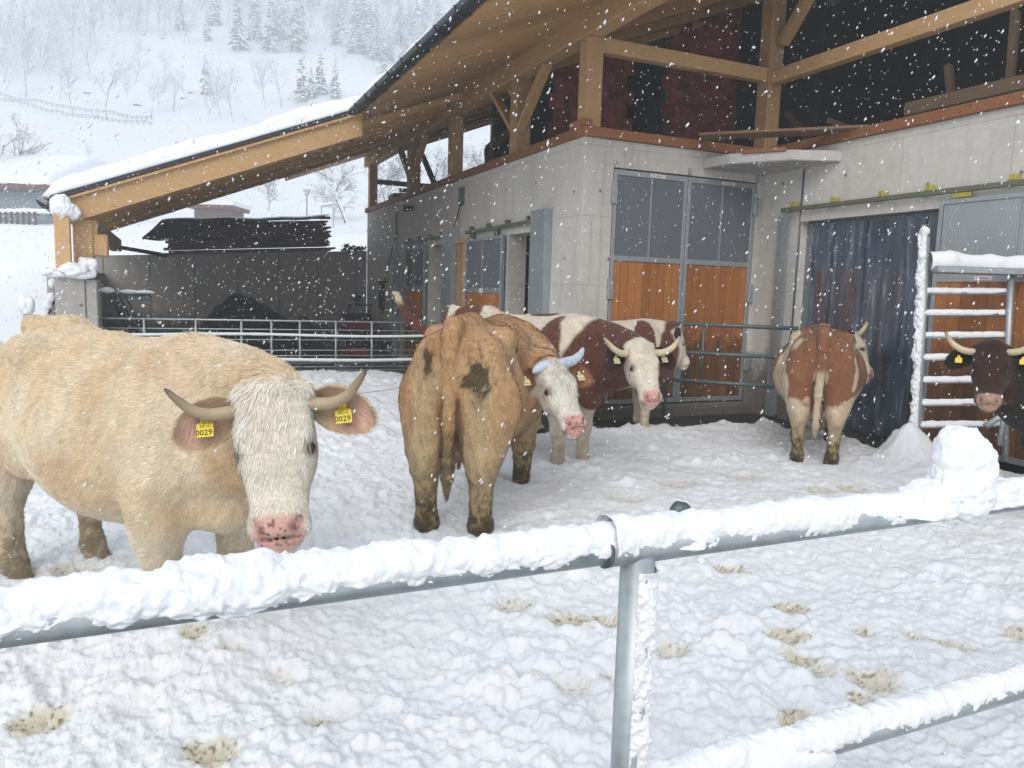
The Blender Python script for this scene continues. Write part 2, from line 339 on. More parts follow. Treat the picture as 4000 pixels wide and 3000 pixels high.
structure(link('snow_bank', mesh_np('snow_bank', V, grid_faces(50, 60)), M['far_snow']))
structure(box('wet_ground', (-1.7, 0.5, -0.4), (16, 20.1, 0.0), M['wet_ground']))
structure(box('ground', (-60, -9, -1.0), (60, 20.1, -0.45), M['far_snow']))

# trodden yard snow: a height field, finer towards the near edge, lumps rasterised as half-ellipsoids
NV, NK = 460, 780
_v = 1.75*(14.2/1.75)**(np.arange(NV)/(NV-1)); _kk = np.linspace(-0.98, 0.92, NK)
UU = _v[:, None]*_kk[None]; VV = np.repeat(_v[:, None], NK, 1)
GX = UU*_cy + VV*_sy; GY = -UU*_sy + VV*_cy
rg = np.random.default_rng(11)
def raster(lumps, fn):
    """lumps: (u, v, r, ...) in yard coordinates"""
    lv = math.log(14.2/1.75)
    for L in lumps:
        u, v, r = L[0], L[1], L[2]
        if v-r < 1.76 or v+r > 14.1: continue
        i0 = int(math.log((v-r)/1.75)/lv*(NV-1)); i1 = int(math.log((v+r)/1.75)/lv*(NV-1))+2
        ka = min((u-r)/(v-r), (u-r)/(v+r)); kb = max((u+r)/(v-r), (u+r)/(v+r))
        j0 = max(0, int((ka+0.98)/1.90*(NK-1))); j1 = min(NK, int((kb+0.98)/1.90*(NK-1))+2)
        if j1 <= j0 or i1 <= i0: continue
        sl = (slice(i0, i1), slice(j0, j1)); fn(sl, L, (UU[sl]-u)/r, (VV[sl]-v)/r)
_Pw = np.stack([GX, GY, 0*GX], -1); WU, WV = (fbm(_Pw, 16, 3, 71)-.5)*.07, (fbm(_Pw, 16, 3, 75)-.5)*.07
lump = np.zeros_like(UU)
def do_lump(sl, L, a, b):
    a = a+WU[sl]/L[2]; b = b+WV[sl]/L[2]; ca, sa = math.cos(L[4]), math.sin(L[4]); x = a*ca+b*sa; y = (-a*sa+b*ca)*L[5]; q = x*x+y*y
    lump[sl] = np.maximum(lump[sl], L[3]*np.clip(1-q, 0, 1)**.85)
n = 19000; vv = 1.8*(13/1.8)**rg.random(n); uu = vv*(rg.random(n)*1.9-.98); rr = np.clip(0.014*np.exp(rg.normal(0.3, 0.6, n))*(0.6+0.15*vv), .010, .13)
raster(np.stack([uu, vv, rr, rr*(0.25+0.4*rg.random(n)), rg.random(n)*6.3, 1+rg.random(n)*.8], 1), do_lump)
P3 = np.stack([GX, GY, 0*GX], -1)
lump2 = np.maximum(0, fbm(P3, 9.0, 3, 21)-0.45)*0.10
amp = .22+.75*sstep(.38, .66, fbm(P3, 1.3, 3, 61)); lump *= amp*.78; lump2 *= (.4+amp)*.7
H = 0.07 + lump + lump2 + 0.10*(fbm(P3, 0.9, 3, 1)-0.5) + 0.05*(fbm(P3, 4.0, 4, 2)-0.5) + 0.03*(1-np.abs(2*fbm(P3, 14.0, 3, 4)-1))
# hoof holes, some with trodden-in muck
stain = np.zeros_like(UU)
def do_hole(sl, L, a, b):
    q0 = np.sqrt(a*a*1.0+b*b*1.2); q = q0+.6*(fbm(P3[sl], 16, 3, 3)-.5); f = 1-sstep(0.1, 1.0, q0)
    H[sl] = H[sl]*(1-f*0.6) + f*(0.6*0.085 - L[3]*.35); stain[sl] = np.maximum(stain[sl], (1-sstep(.45, 1.0, q+.5*(fbm(P3[sl], 28, 3, 9)-.5)))*L[4])
holes = []
for (x, y, r, s) in ((760, 2580, .07, .75), (900, 2620, .06, .35), (1090, 2680, .07, .25), (160, 2840, .11, .85), (820, 2960, .10, .85), (1240, 2830, .07, .55), (2850, 2240, .11, .8), (3080, 2390, .10, .85),
                     (3060, 2500, .10, .9), (3130, 2590, .09, .7), (3370, 2480, .06, .7), (3730, 2540, .10, .8), (3570, 2500, .06, .5), (3410, 2680, .12, .7), (3370, 2740, .07, .7), (3130, 2830, .10, .85),
                     (2620, 2570, .11, .5), (2230, 2450, .13, .8), (2390, 2460, .10, .7), (2330, 2440, .08, .75), (2000, 2390, .13, .4), (2230, 2700, .09, .3), (2410, 2680, .08, .3), (3200, 2640, .08, .5), (4000, 2490, .12, .6),
                     (3200, 1925, .16, .45), (3330, 1925, .14, .6), (2440, 1960, .2, .25), (2650, 1900, .22, .25), (2900, 1870, .2, .25), (2200, 2100, .16, .2), (1350, 2080, .18, .15), (480, 2330, .16, .5), (300, 2240, .15, .4), (120, 2260, .12, .3)):
    p = onz(x, y, 0.07); u = p[0]*_cy-p[1]*_sy; v = p[0]*_sy+p[1]*_cy; holes.append((u, v, r*1.15, 0.05, s))
for i in range(170):
    v = 2.4+6.5*rg.random(); u = v*(rg.random()*1.5-.75); holes.append((u, v, 0.05+0.08*rg.random(), 0.02+.03*rg.random(), 0.12*rg.random()))
raster(holes, do_hole)
H += 0.022*(fbm(P3, 45, 3, 8, .65)-.5)
# left bank, bare ground under the eaves and in the covered store
H += 0.85*sstep(-0.9, -3.6, GX)*sstep(5.5, 10.5, GY) + 0.22*sstep(7.5, 11.0, GY)*(1-sstep(3.0, 4.0, GX))
H += 0.18*np.exp(-(((GX-6.35)/.45)**2+((GY-4.8)/.5)**2))+0.25*np.exp(-(((GX-6.3)/.16)**2+((GY-4.95)/.16)**2))
H += .13*np.exp(-(((GX-.12)/.45)**2+((GY-3.30)/.38)**2))
edge = (fbm(P3, 2.2, 4, 6)-.5)*1.3
bare = np.maximum.reduce([sstep(7.35, 7.75, GY+edge*.5)*sstep(3.3, 3.8, GX+edge*.3), sstep(6.75, 7.1, GX+edge*.35)*sstep(4.2, 5.0, GY), sstep(3.85, 4.2, GX+edge*.3)*sstep(8, 8.4, GY), sstep(11.75, 12.0, GY+edge*.15)*sstep(-1.9, -1.6, GX)])
H = H*(1-bare)-0.30*bare
H = np.where(GY > 11.85, np.where(GX < -1.65, np.minimum(H, 2), -0.3), H)
dirt = np.clip(stain*(0.45+1.2*fbm(P3, 30, 3, 31))*1.05, 0, .9)*np.clip(.45+1.3*vn(P3, 40, 12), .4, 1)
dirt = np.maximum(dirt, 0.8*sstep(.06, .0, H)*sstep(0.02, .9, bare))
churn = np.clip(fbm(P3, 1.1, 3, 41)*2-.9, 0, 1)*sstep(3.6, 5.0, GY)*0.05
speck = (vn(P3, 70, 17) > 0.955)*(vn(P3, 1.4, 18) > 0.52)*0.55
cA = np.array([1.0, 1.0, 1.0]); cB = np.array([0.74, 0.65, 0.46]); cC = np.array([0.20, 0.15, 0.08])
dd = np.clip(dirt+churn, 0, 1)[..., None]; colr = cA*(1-dd)+cB*dd
d2 = np.clip((np.maximum(dirt*sstep(.60, .80, fbm(P3, 75, 2, 13))*(dirt > .2)*1.5, speck)), 0, .8)[..., None]; colr = colr*(1-d2)+cC*d2
yard = structure(link('yard_snow', mesh_np('yard_snow', np.stack([GX, GY, H], -1).reshape(-1, 3), grid_faces(NV, NK), True, colr.reshape(-1, 3)), M['yard_snow']))
def yard_z(x, y):
    u = x*_cy-y*_sy; v = x*_sy+y*_cy; i = int(round(math.log(v/1.75)/math.log(14.2/1.75)*(NV-1))); j = int(round((u/v+.98)/1.90*(NK-1)))
    return float(H[min(max(i, 0), NV-1), min(max(j, 0), NK-1)])
# ------------------------------------------------------------------ the barn
X0, Y2, X3, WT = 4.67, 8.5, 7.48, 3.53
YE = 20.0
barn = tag(empty('barn', (X0, Y2, 0)), 'barn with grey concrete ground floor and open timber upper floor under a snowy roof', 'barn')
def part(f, name, *a, **k): return f(name, *a, parent=k.pop('parent', barn), **k)
# concrete walls: pieces butted round the openings
def wall_x(y0, y1, z0, z1, x=X0, t=0.30): part(box, 'concrete_wall', (x, y0, z0), (x+t, y1, z1), M['concrete'])
wall_x(Y2, 9.78, 0, WT); wall_x(9.78, 10.76, 2.46, WT); wall_x(10.76, 13.62, 0, WT); wall_x(13.62, 14.70, 2.46, WT); wall_x(14.70, YE, 0, WT)
def wall_y(x0, x1, z0, z1): part(box, 'concrete_wall', (x0, Y2, z0), (x1, Y2+0.30, z1), M['concrete'])
wall_y(X0+0.302, 5.10, 0, WT-.002); wall_y(5.10, 7.40, 3.20, WT-.002); wall_y(5.10, 7.40, 0, 0.16); wall_y(7.40, X3+.298, 0, WT-.002)
part(box, 'corner_pillar', (X0+0.03, Y2-0.018, 0), (X0+0.26, Y2, 3.3), M['concrete'])
def wall_x3(y0, y1, z0, z1): part(box, 'concrete_wall', (X3, y0, z0), (X3+0.30, y1, z1), M['concrete'])
wall_x3(7.70, Y2-.002, 0, WT); wall_x3(4.4, 7.70, 2.62, WT); wall_x3(1.0, 4.4, 0, WT)
part(box, 'lintel', (X3-0.02, 4.4, 2.62), (X3, 7.72, 2.74), M['concrete'])
part(box, 'plinth', (5.0, Y2-0.10, -.01), (X3-.02, Y2, 0.12), M['dark_concrete'], bev=0.01)
part(box, 'floor_slab', (X0+.31, Y2+.31, WT-0.25), (15.5, YE, WT-.01), M['dark_concrete'])
part(box, 'floor_slab', (X3+.31, 1.0, WT-0.25), (15.5, Y2+.305, WT-.012), M['dark_concrete'])
part(box, 'inner_wall', (6.6, Y2+.31, 0), (6.7, YE, WT-.26), M['black'])       # stable walls coloured black: its unlit darkness is put into the colour
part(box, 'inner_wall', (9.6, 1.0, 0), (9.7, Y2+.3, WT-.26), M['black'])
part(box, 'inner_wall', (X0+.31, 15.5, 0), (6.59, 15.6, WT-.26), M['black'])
# rust-red plates on top of the walls
part(box, 'wall_plate', (X0-.05, Y2+.14, WT+.002), (X0+.20, YE+.1, WT+.12), M['plate'], bev=.008)
part(box, 'wall_plate', (X0-.05, Y2-.06, WT+.002), (X3+.1, Y2+.135, WT+.12), M['plate'], bev=.008)
part(box, 'wall_plate', (X3-.05, 1.0, WT+.002), (X3+.2, Y2-.065, WT+.12), M['plate'], bev=.008)
part(box, 'corner_block', (X0-.07, Y2-.08, WT+.122), (X0+.06, Y2+.3, WT+.2), M['plate'], bev=.01)
# small white corner slab with a board on it
slab = poly_prism('corner_slab', [(6.46, 8.499), (6.50, 8.02), (6.92, 7.40), (7.479, 7.12), (7.479, 8.499)], 3.30, 3.43, M['slab_concrete'], barn, 0.012)
beam('edge_strip', (6.58, 7.875, 3.435), (6.88, 7.43, 3.435), 0.03, 0.05, M['plate'], slab)
part(beam, 'loose_board', (6.25, 8.3, 3.66), (7.62, 6.9, 3.66), 0.35, 0.035, M['old_wood'])
# timber posts, braces and beams of the upper floor
def post(x, y, z0, z1, w=.22): return part(box, 'post', (x, y, z0), (x+w, y+w, z1), M['wood_z'], bev=.01)
PB = 4.72
ZP = WT+.122
post(X0, Y2+.0, ZP, PB); post(X0, 13.45, ZP, PB); post(X0, 19.75, ZP, PB, .2)
post(X3+.0, Y2-.0, ZP, 6.35, .23)
for yb in (10.72, 16.25):                                              # V-braced posts
    post(X0, yb-.12, ZP, PB, .24)
    for s in (-1, 1):
        part(beam, 'brace', (X0+.08, yb+.02*s, WT+.40), (X0+.08, yb+0.95*s, PB-.005), .07, .14, M['wood_x'], up=(1, 0, 0))
        part(beam, 'brace', (X0+.19, yb+.02*s, WT+.75), (X0+.19, yb+0.55*s, PB-.005), .06, .11, M['wood_x'], up=(1, 0, 0))
part(box, 'purlin', (X0-.03, 5.6, PB), (X0+.2, 20.3, PB+.30), M['wood_y'], bev=.01)
part(box, 'tie_beam', (X0+.222, Y2+.03, 4.56), (X3-.002, Y2+.17, 4.74), M['wood_x'], bev=.008)
part(box, 'tie_beam', (X3+.03, 1.0, 4.52), (X3+.17, Y2-.002, 4.70), M['wood_y'], bev=.008)
part(beam, 'brace', (X3+.15, Y2-.05, 5.05), (X3+.15, Y2-1.1, 6.2), .1, .16, M['wood_x'], up=(1, 0, 0))
# things seen through the open frame: far side boards and dark struts
part(beam, 'strut', (X0+.5, 15.6, ZP-.1), (X0+.6, 17.3, 4.7), .09, .09, M['black'], up=(1, 0, 0)); part(beam, 'strut', (X0+.35, 15.2, ZP-.1), (X0+.35, 16.4, 4.5), .09, .09, M['black'], up=(1, 0, 0))
part(beam, 'strut', (X0+.8, 13.6, ZP-.1), (X0+.95, 14.1, 4.35), .12, .1, M['old_wood'], up=(1, 0, 0)); part(beam, 'strut', (X0+.95, 14.1, 4.33), (X0+1.3, 13.4, 4.75), .12, .1, M['old_wood'], up=(1, 0, 0))
for i in range(6): part(box, 'side_board', (5.5, YE-.06, ZP-.1+i*.115), (9.8, YE-.03, ZP-.1+i*.115+.10), M['old_wood'])
for x in (5.9, 7.0, 8.1): part(box, 'rear_post', (x, YE-.02, ZP-.12), (x+.16, YE+.14, 6.4), M['old_wood'])
part(box, 'rear_tie', (X0+.21, 19.80, 4.26), (6.6, 19.9, 4.38), M['old_wood'])
part(box, 'stacked_timber', (X0+.25, 16.9, ZP), (X0+.40, 19.6, ZP+.08), M['dark_wood']); part(box, 'stacked_timber', (X0+.22, 18.2, ZP+.082), (X0+.38, 18.75, ZP+.22), M['dark_wood'])
# brick walls of the hay floor
bm_brick = box_mesh('brick', (0, 0, 0), (0.242, 0.11, 0.228), 0.008)
def brick_wall(x0, x1, z0, z1, y, holes=(), rag=None):
    w = part(box, 'brick_wall', (x0+.02, y+.02, z0), (x1-.06, y+.2, z1), M['mortar'])
    if holes: w.data = bpy.data.meshes.new('brick_wall'); 
    segs = []
    r = 0; z = z0
    while z < z1-.1:
        x = x0 - (0.125 if r % 2 else 0)
        while x < x1-.05:
            if not any(a < x+.12 < b and z < c for a, b, c in holes):
                o = link('brick', bm_brick, M['brick'], w); o.location = (x+random.uniform(-.004, .004), y+random.uniform(-.008, .006), z+random.uniform(-.002, .002))
            x += .25
        z += .238; r += 1
    return w
brick_wall(6.05, 7.45, ZP-.1, 7.0, 12.0); brick_wall(8.05, 9.35, ZP-.1, 7.6, 11.6); brick_wall(10.6, 13.2, ZP-.1, 7.6, 13.5)
part(box, 'back_wall', (9.8, YE-.1, ZP-.1), (15.5, YE+.05, 9.2), M['black']); part(box, 'side_wall', (15.3, 1.0, ZP-.1), (15.5, YE-.12, 9.3), M['black'])  # black on these walls and partitions paints the loft's unlit depth
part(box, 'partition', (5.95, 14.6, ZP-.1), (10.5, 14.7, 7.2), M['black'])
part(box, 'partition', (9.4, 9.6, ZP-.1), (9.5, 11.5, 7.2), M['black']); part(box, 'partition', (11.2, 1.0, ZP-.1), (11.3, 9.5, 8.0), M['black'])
for (x, y, z, dx, dy, dz) in ((7.1, 10.4, ZP-.1, .35, .2, .7), (7.3, 10.3, ZP-.1, .1, .5, .85), (8.3, 8.2, ZP-.1, .1, .9, .8), (8.6, 7.2, ZP-.1, -.4, .9, .5), (8.2, 6.2, ZP-.1, .05, .2, .8), (8.2, 5.6, ZP-.1, .1, .1, 1.2)):
    part(beam, 'stored_timber', (x, y, z), (x+dx, y+dy, z+dz), .07, .10, M['dark_wood'], up=(1, 0.2, 0))
part(box, 'stored_beam', (X3+.35, 3.0, ZP+.12), (X3+.5, 6.6, ZP+.27), M['dark_wood'], bev=.01)

# ---- roof: one pitch falling to -X, the part beyond y = 12 runs on down to a low eave
GXR, GZ, SL = 2.66, 4.25, 0.395
def rz(x, off=0.0): return GZ+off+SL*(x-GXR)
def roof_slab(name, x0, x1, y0, y1, o0, o1, mat, parent):
    vs = [(x, y, rz(x, o)) for o in (o0, o1) for x, y in ((x0, y0), (x1, y0), (x1, y1), (x0, y1))]
    me = bpy.data.meshes.new(name); me.from_pydata(vs, [], BOXF); me.update(); return link(name, me, mat, parent)
roof = roof_slab('roof', GXR-.02, 16.0, 6.3, 20.3, -.02, .05, M['black_metal'], barn)
roof_slab('roof_extension', -1.45, GXR-.022, 12.0, 17.6, -.021, .049, M['black_metal'], barn)
roof_slab('roof_extension', 6.9, 16.0, 0.6, 6.298, -.021, .049, M['black_metal'], barn)
ys = 6.3
while ys < 20.25:                                                       # soffit boards running up the pitch
    w = min(random.choice((.24, .34, .34, .44)), 20.3-ys); x0 = GXR if ys+w < 12.0 or ys > 17.5 else -1.42
    o = roof_slab('soffit_board', x0, 15.9, ys+.004, ys+w-.004, -.05-random.random()*.004, -.022, M['soffit'], roof); ys += w
ys = 0.6
while ys < 6.25:
    w = min(.44, 6.298-ys); roof_slab('soffit_board', 6.92, 15.9, ys+.004, ys+w-.004, -.05, -.022, M['soffit'], roof); ys += w
for yr in np.arange(12.75, 17.6, .8): roof_slab('rafter', -1.3, 4.60, yr, yr+.1, -.16, -.052, M['soffit'], roof)
for yr in np.arange(7.0, 20.3, 1.15): roof_slab('rafter', 4.95, 15.8, yr, yr+.12, -.26, -.056, M['soffit'], roof)
for yr in np.arange(6.7, 11.9, .62): roof_slab('soffit_block', 3.25, 3.34, yr, yr+.07, -.066, -.052, M['wood_x'], roof)
roof_slab('barge_board', -1.36, 2.70, 11.94, 11.995, -.36, -.0, M['wood_x'], barn)
roof_slab('barge_edge', -1.45, 2.72, 11.90, 11.992, .002, .06, M['black_metal'], barn)
roof_slab('barge_board', -1.3, 4.6, 17.602, 17.66, -.17, -.0, M['soffit'], barn)
roof_slab('upper_fascia', 1.0, 2.64, 12.12, 12.15, .05, .13, M['plate'], barn)
part(box, 'eave_beam', (-1.10, 12.05, 2.18), (-.92, 17.5, 2.42), M['wood_y'], bev=.01)
# gutter with brackets along the eave, and the short one at the low corner
def gutter(y0, y1, x, z, r):
    th = np.linspace(math.pi, 2*math.pi, 10); pr = np.concatenate([np.stack([np.cos(th)*r, np.sin(th)*r], 1), np.stack([np.cos(th[::-1])*(r-.008), np.sin(th[::-1])*(r-.008)], 1)])
    V = np.concatenate([np.stack([x+pr[:, 0], np.full(len(pr), yy), z+pr[:, 1]], 1) for yy in (y0, y1)]); F = grid_faces(2, len(pr), True)
    g = link('gutter', mesh_np('gutter', V, F, False), M['black_metal'], barn)
    for yy in np.arange(y0+.25, y1, .62): tube('gutter_bracket', [(x+math.cos(t)*(r+.006), yy, z+math.sin(t)*(r+.006)) for t in np.linspace(math.pi, 2*math.pi, 9)], .011, M['black_metal'], g, 6)
    link('gutter_end', box_mesh('gutter_end', (x-r, y1-.003, z-r), (x+r, y1, z)), M['black_metal'], g); return g
gutter(6.3, 12.0, GXR-.085, GZ+.02, .085); gutter(11.9, 17.6, -1.53, rz(-1.45)+.0, .085)
# snow lying on the roof
def roof_snow(x0, x1, y0, y1, T, nx, ny, seed, e0=.3):
    x = np.linspace(x0, x1, nx); y = np.linspace(y0, y1, ny); Xg, Yg = np.meshgrid(x, y, indexing='ij')
    d = np.minimum.reduce([(Xg-x0)/e0, (x1-Xg)/.3, (Yg-y0)/.12, (y1-Yg)/.26]); P = np.stack([Xg, Yg, 0*Xg], -1)
    t = T*np.sqrt(np.clip(1-(1-np.clip(d, 0, 1))**2, 0, 1))*(0.6+.8*fbm(P, 1.2, 3, seed))+.09*(fbm(P, 4.5, 4, seed+3)-.42)*np.clip(1.3-d*.25, .25, 1)
    Xo = Xg-.06*(d < .4)*np.sign(.5*(x0+x1)-Xg)*0; top = np.stack([Xo, Yg, rz(Xg, .052)+t], -1)
    ex = np.where(np.arange(nx) == 0, -.05, 0)[:, None]*(1+fbm(P, 6, 3, seed+7)); top[..., 0] += ex
    top[:, 0, 1] -= .05*(1+fbm(P, 6, 3, seed+5)[:, 0]); top[:, 1, 1] -= .055*fbm(P, 6, 3, seed+6)[:, 1]
    bot = np.stack([Xg, Yg, rz(Xg, .051)], -1)
    V = np.concatenate([top.reshape(-1, 3), bot.reshape(-1, 3)]); F = grid_faces(nx, ny)[:, ::-1]; N = nx*ny
    i = np.arange(ny-1); j = np.arange(nx-1); sk = [np.stack([i, i+1, N+i+1, N+i], 1), np.stack([(nx-1)*ny+i+1, (nx-1)*ny+i, N+(nx-1)*ny+i, N+(nx-1)*ny+i+1], 1),
        np.stack([(j+1)*ny, j*ny, N+j*ny, N+(j+1)*ny], 1), np.stack([j*ny+ny-1, (j+1)*ny+ny-1, N+(j+1)*ny+ny-1, N+j*ny+ny-1], 1)]
    return link('roof_snow', mesh_np('roof_snow', V, np.vstack([F]+sk)), M['snow'], roof)
roof_snow(GXR-.04, 9.0, 6.3, 12.2, .24, 110, 130, 3); roof_snow(-1.52, 9.0, 12.05, 20.3, .24, 190, 110, 9)
_t = np.linspace(-1.5, 2.6, 300); _P = np.stack([_t, 0*_t+3, 0*_t], -1)             # thin ridge of snow along the verge
V, F = tube_arrays(np.stack([_t, 0*_t+11.97, rz(_t, .075)+.02*fbm(_P, 5, 3)], -1), .035+.035*fbm(_P, 3.5, 4), 10, False); link('verge_snow', mesh_np('verge_snow', V, F), M['snow'], roof)
# low end of the verge: bracket, timber post on a concrete pillar
pil = box('concrete_pillar', (-1.42, 11.72, -.1), (-1.07, 12.4, 1.62), M['dark_concrete'], barn, .01); box('pillar_return', (-1.068, 11.75, -.1), (-.93, 12.4, 1.60), M['dark_concrete'], pil, .01)
box('outer_post', (-1.40, 11.72, 1.60), (-1.22, 11.86, 2.46), M['wood_z'], barn, .01); box('post', (-1.22, 12.02, 1.62), (-.98, 12.26, 2.42), M['wood_z'], barn, .015)
poly_prism('corbel', [(-.98, 12.03), (-.80, 12.03), (-.80, 12.22), (-.98, 12.22)], 1.92, 2.22, M['wood_z'], barn, .02)
def snow_blob(name, c, r, parent, seed, n=28, squash=.75, mat='snow', amp=.45):
    th = np.linspace(0, math.pi, n); ph = np.arange(2*n)*math.pi/n; D = np.stack([np.outer(np.sin(th), np.cos(ph)), np.outer(np.sin(th), np.sin(ph)), np.outer(np.cos(th), np.ones(2*n))], -1)
    R = 1+amp*(fbm(D+seed*3.7, 1.6, 4, seed)-.5)*1.4+amp*.12*(fbm(D+seed, 9, 3, seed+2)-.5); V = D*R[..., None]*np.asarray(r); V[..., 2] = np.where(V[..., 2] < 0, V[..., 2]*squash, V[..., 2]); V += np.asarray(c)
    return link(name, mesh_np(name, V.reshape(-1, 3), grid_faces(n, 2*n, True)[:, ::-1]), M[mat], parent)
snow_blob('post_snow', (-1.31, 11.79, 2.52), (.125, .12, .18), barn, 1, amp=.7); snow_blob('post_snow', (-1.20, 11.80, 2.47), (.10, .1, .12), barn, 5, amp=.7)
snow_blob('pillar_snow', (-1.40, 11.76, 1.66), (.15, .13, .08), barn, 2, amp=.8); snow_blob('pillar_snow', (-1.14, 11.74, 1.69), (.18, .14, .12), barn, 3, amp=.8); snow_blob('pillar_snow', (-1.03, 11.86, 1.76), (.13, .14, .14), barn, 4, amp=.7)

# ---- doors
def planks(par, u0, u1, z0, z1, place, w=.115):
    n = max(1, round((u1-u0)/w)); w = (u1-u0)/n
    for i in range(n): place('plank', u0+i*w+.003, u0+(i+1)*w-.003, z0+.002, z1-.002, par)
# hinged double door in the gable wall
dd_ = box('door_lining', (5.10, Y2+.10, .162), (7.40, Y2+.12, 3.198), M['black'], barn)
for L, R_ in ((5.115, 6.245), (6.255, 7.385)):
    y = Y2+.02; leaf = box('door', (L+.05, y+.02, .22), (R_-.05, y+.035, 3.10), M['galv'], barn)
    for lo, hi in (((L, y-.02, .18), (L+.05, y+.05, 3.18)), ((R_-.05, y-.02, .18), (R_, y+.05, 3.18)), ((L+.05, y-.019, .18), (R_-.05, y+.049, .24)), ((L+.05, y-.019, 3.11), (R_-.05, y+.049, 3.18)), ((L+.05, y-.021, 2.04), (R_-.05, y+.05, 2.11))):
        box('frame', lo, hi, M['galv'], leaf, .004)
    m_ = (L+R_)/2; box('mullion', (m_-.012, y-.022, 2.11), (m_+.012, y+.03, 3.11), M['galv'], leaf)
    for a, b in ((L+.05, m_-.012), (m_+.012, R_-.05)): box('pane', (a, y-.004, 2.11), (b, y+.008, 3.11), M['poly'], leaf)
    planks(leaf, L+.05, R_-.05, .24, 2.04, lambda n_, a, b, c, d, p: box(n_, (a, y-.006+random.random()*.003, c), (b, y+.018, d), M['plank_door'], p, .003))
    st = box('sticker', (m_-.03, y-.0245, 3.125), (m_+.20, y-.0205, 3.165), M['white_paint'], leaf); text_obj('sticker_text', 'Wölfleder', .036, M['red_print'], (m_+.085, y-.0255, 3.145), (1, 0, 0), (0, 0, 1), leaf)
    hx = L-.02 if L < 6 else R_-.02
    for hz in (2.75, 1.55, .6): box('hinge', (hx-.02, y-.06, hz), (hx+.06, y-.022, hz+.26), M['galv'], leaf, .006)
for x in (5.12, 6.25, 7.38): box('door_bolt', (x-.02, Y2-.03, 3.21), (x+.02, Y2, 3.28), M['galv'], barn, .004)
# sliding doors in the long wall
def slide(y0, y1, z1, mid, rail0, rail1, railz, op):
    x = X0-.085; leaf = box('door', (x+.012, y0+.03, .1), (x+.028, y1-.03, z1-.03), M['galv'], barn)
    for lo, hi in (((x-.01, y0, .08), (x+.05, y0+.05, z1)), ((x-.01, y1-.05, .08), (x+.05, y1, z1)), ((x-.009, y0+.05, z1-.05), (x+.049, y1-.05, z1)), ((x-.012, y0+.05, mid-.05), (x+.05, y1-.05, mid+.04)), ((x-.008, y0+.05, .08), (x+.048, y1-.05, .14))): box('frame', lo, hi, M['galv'], leaf, .004)
    m_ = (y0+y1)/2; box('mullion', (x-.011, m_-.012, mid+.04), (x+.03, m_+.012, z1-.05), M['galv'], leaf)
    for a, b in ((y0+.05, m_-.012), (m_+.012, y1-.05)): box('pane', (x+.002, a, mid+.04), (x+.01, b, z1-.05), M['poly'], leaf)
    planks(leaf, y0+.05, y1-.05, .14, mid-.05, lambda n_, a, b, c, d, p: box(n_, (x-.006+random.random()*.003, a, c), (x+.012, b, d), M['plank_door'], p, .003))
    box('sticker', (x-.0165, m_-.07, mid-.045), (x-.0125, m_+.07, mid+.03), M['white_paint'], leaf)
    r = box('door_rail', (x-.0, rail0, railz), (x+.045, rail1, railz+.055), M['olive'], barn, .006)
    for yy in np.linspace(rail0+.12, rail1-.25, 4): box('rail_bracket', (x+.0, yy, railz+.056), (X0, yy+.06, railz+.12), M['olive'], r, .005); 
    for yy in (y0+.25, y1-.3): box('roller', (x+.005, yy, z1+.001), (x+.04, yy+.12, railz), M['olive'], r, .005)
slide(10.80, 12.40, 2.46, 1.62, 9.80, 12.45, 2.56, None); slide(14.74, 16.12, 2.46, 1.62, 13.62, 16.2, 2.56, None)
def steel_channel(y0, y1, z1, x=X0, d=.09):
    c = box('steel_guard', (x-d, y0, .05), (x-d+.006, y1, z1), M['galv'], barn)
    for a in (y0, y1-.006): box('guard_flange', (x-d+.007, a, .05), (x-.001, a+.006, z1), M['galv'], c)
    for zz in (2.35, 1.9, 1.3, .7): box('guard_bolt', (x-d-.012, y0+.04, zz), (x-d-.001, y0+.07, zz+.03), M['galv'], c, .004)
steel_channel(9.30, 9.74, 2.72, d=.12); steel_channel(12.98, 13.56, 2.68, d=.12); steel_channel(16.95, 17.10, 2.66); steel_channel(16.45, 16.65, 2.2)
steel_channel(12.90, 12.96, 2.68, d=.16)
fr = box('timber_frame', (X0-.08, 12.46, .05), (X0-.002, 12.56, 2.42), M['wood_z'], barn, .008); box('frame_jamb', (X0-.08, 12.74, .05), (X0-.002, 12.84, 2.42), M['wood_z'], fr, .008); box('frame_head', (X0-.085, 12.42, 2.422), (X0-.002, 12.88, 2.50), M['wood_y'], fr, .008)
box('frame_jamb', (X0-.06, 16.2, .05), (X0-.002, 16.32, 2.3), M['wood_z'], fr, .008)
# cables, box and small lamp on the long wall
jb = box('cable_box', (X0-.012, 12.72, 3.08), (X0-.001, 13.02, 3.40), M['galv_dark'], barn, .006)
tube('cable', [(X0-.03, 12.85, 3.12), (X0-.04, 12.95, 2.95), (X0-.03, 13.1, 2.8), (X0-.05, 13.28, 2.6)], .008, M['black'], jb, 6); tube('cable', [(X0-.03, 12.8, 3.14), (X0-.06, 12.88, 2.95), (X0-.02, 12.98, 2.85)], .007, M['black'], jb, 6)
cd = tube('conduit', [(X0-.02, 17.1, 3.32), (X0-.02, 17.1, 2.85), (X0-.03, 17.2, 2.7), (X0-.05, 17.6, 2.2), (X0-.04, 18.0, 1.8)], .016, M['galv_dark'], barn, 8)
tube('conduit', [(X0-.02, 17.1, 3.32), (X0-.02, 16.1, 3.32)], .012, M['galv_dark'], cd, 8); box('junction_box', (X0-.05, 17.03, 2.72), (X0-.002, 17.17, 2.9), M['galv_dark'], cd, .008)
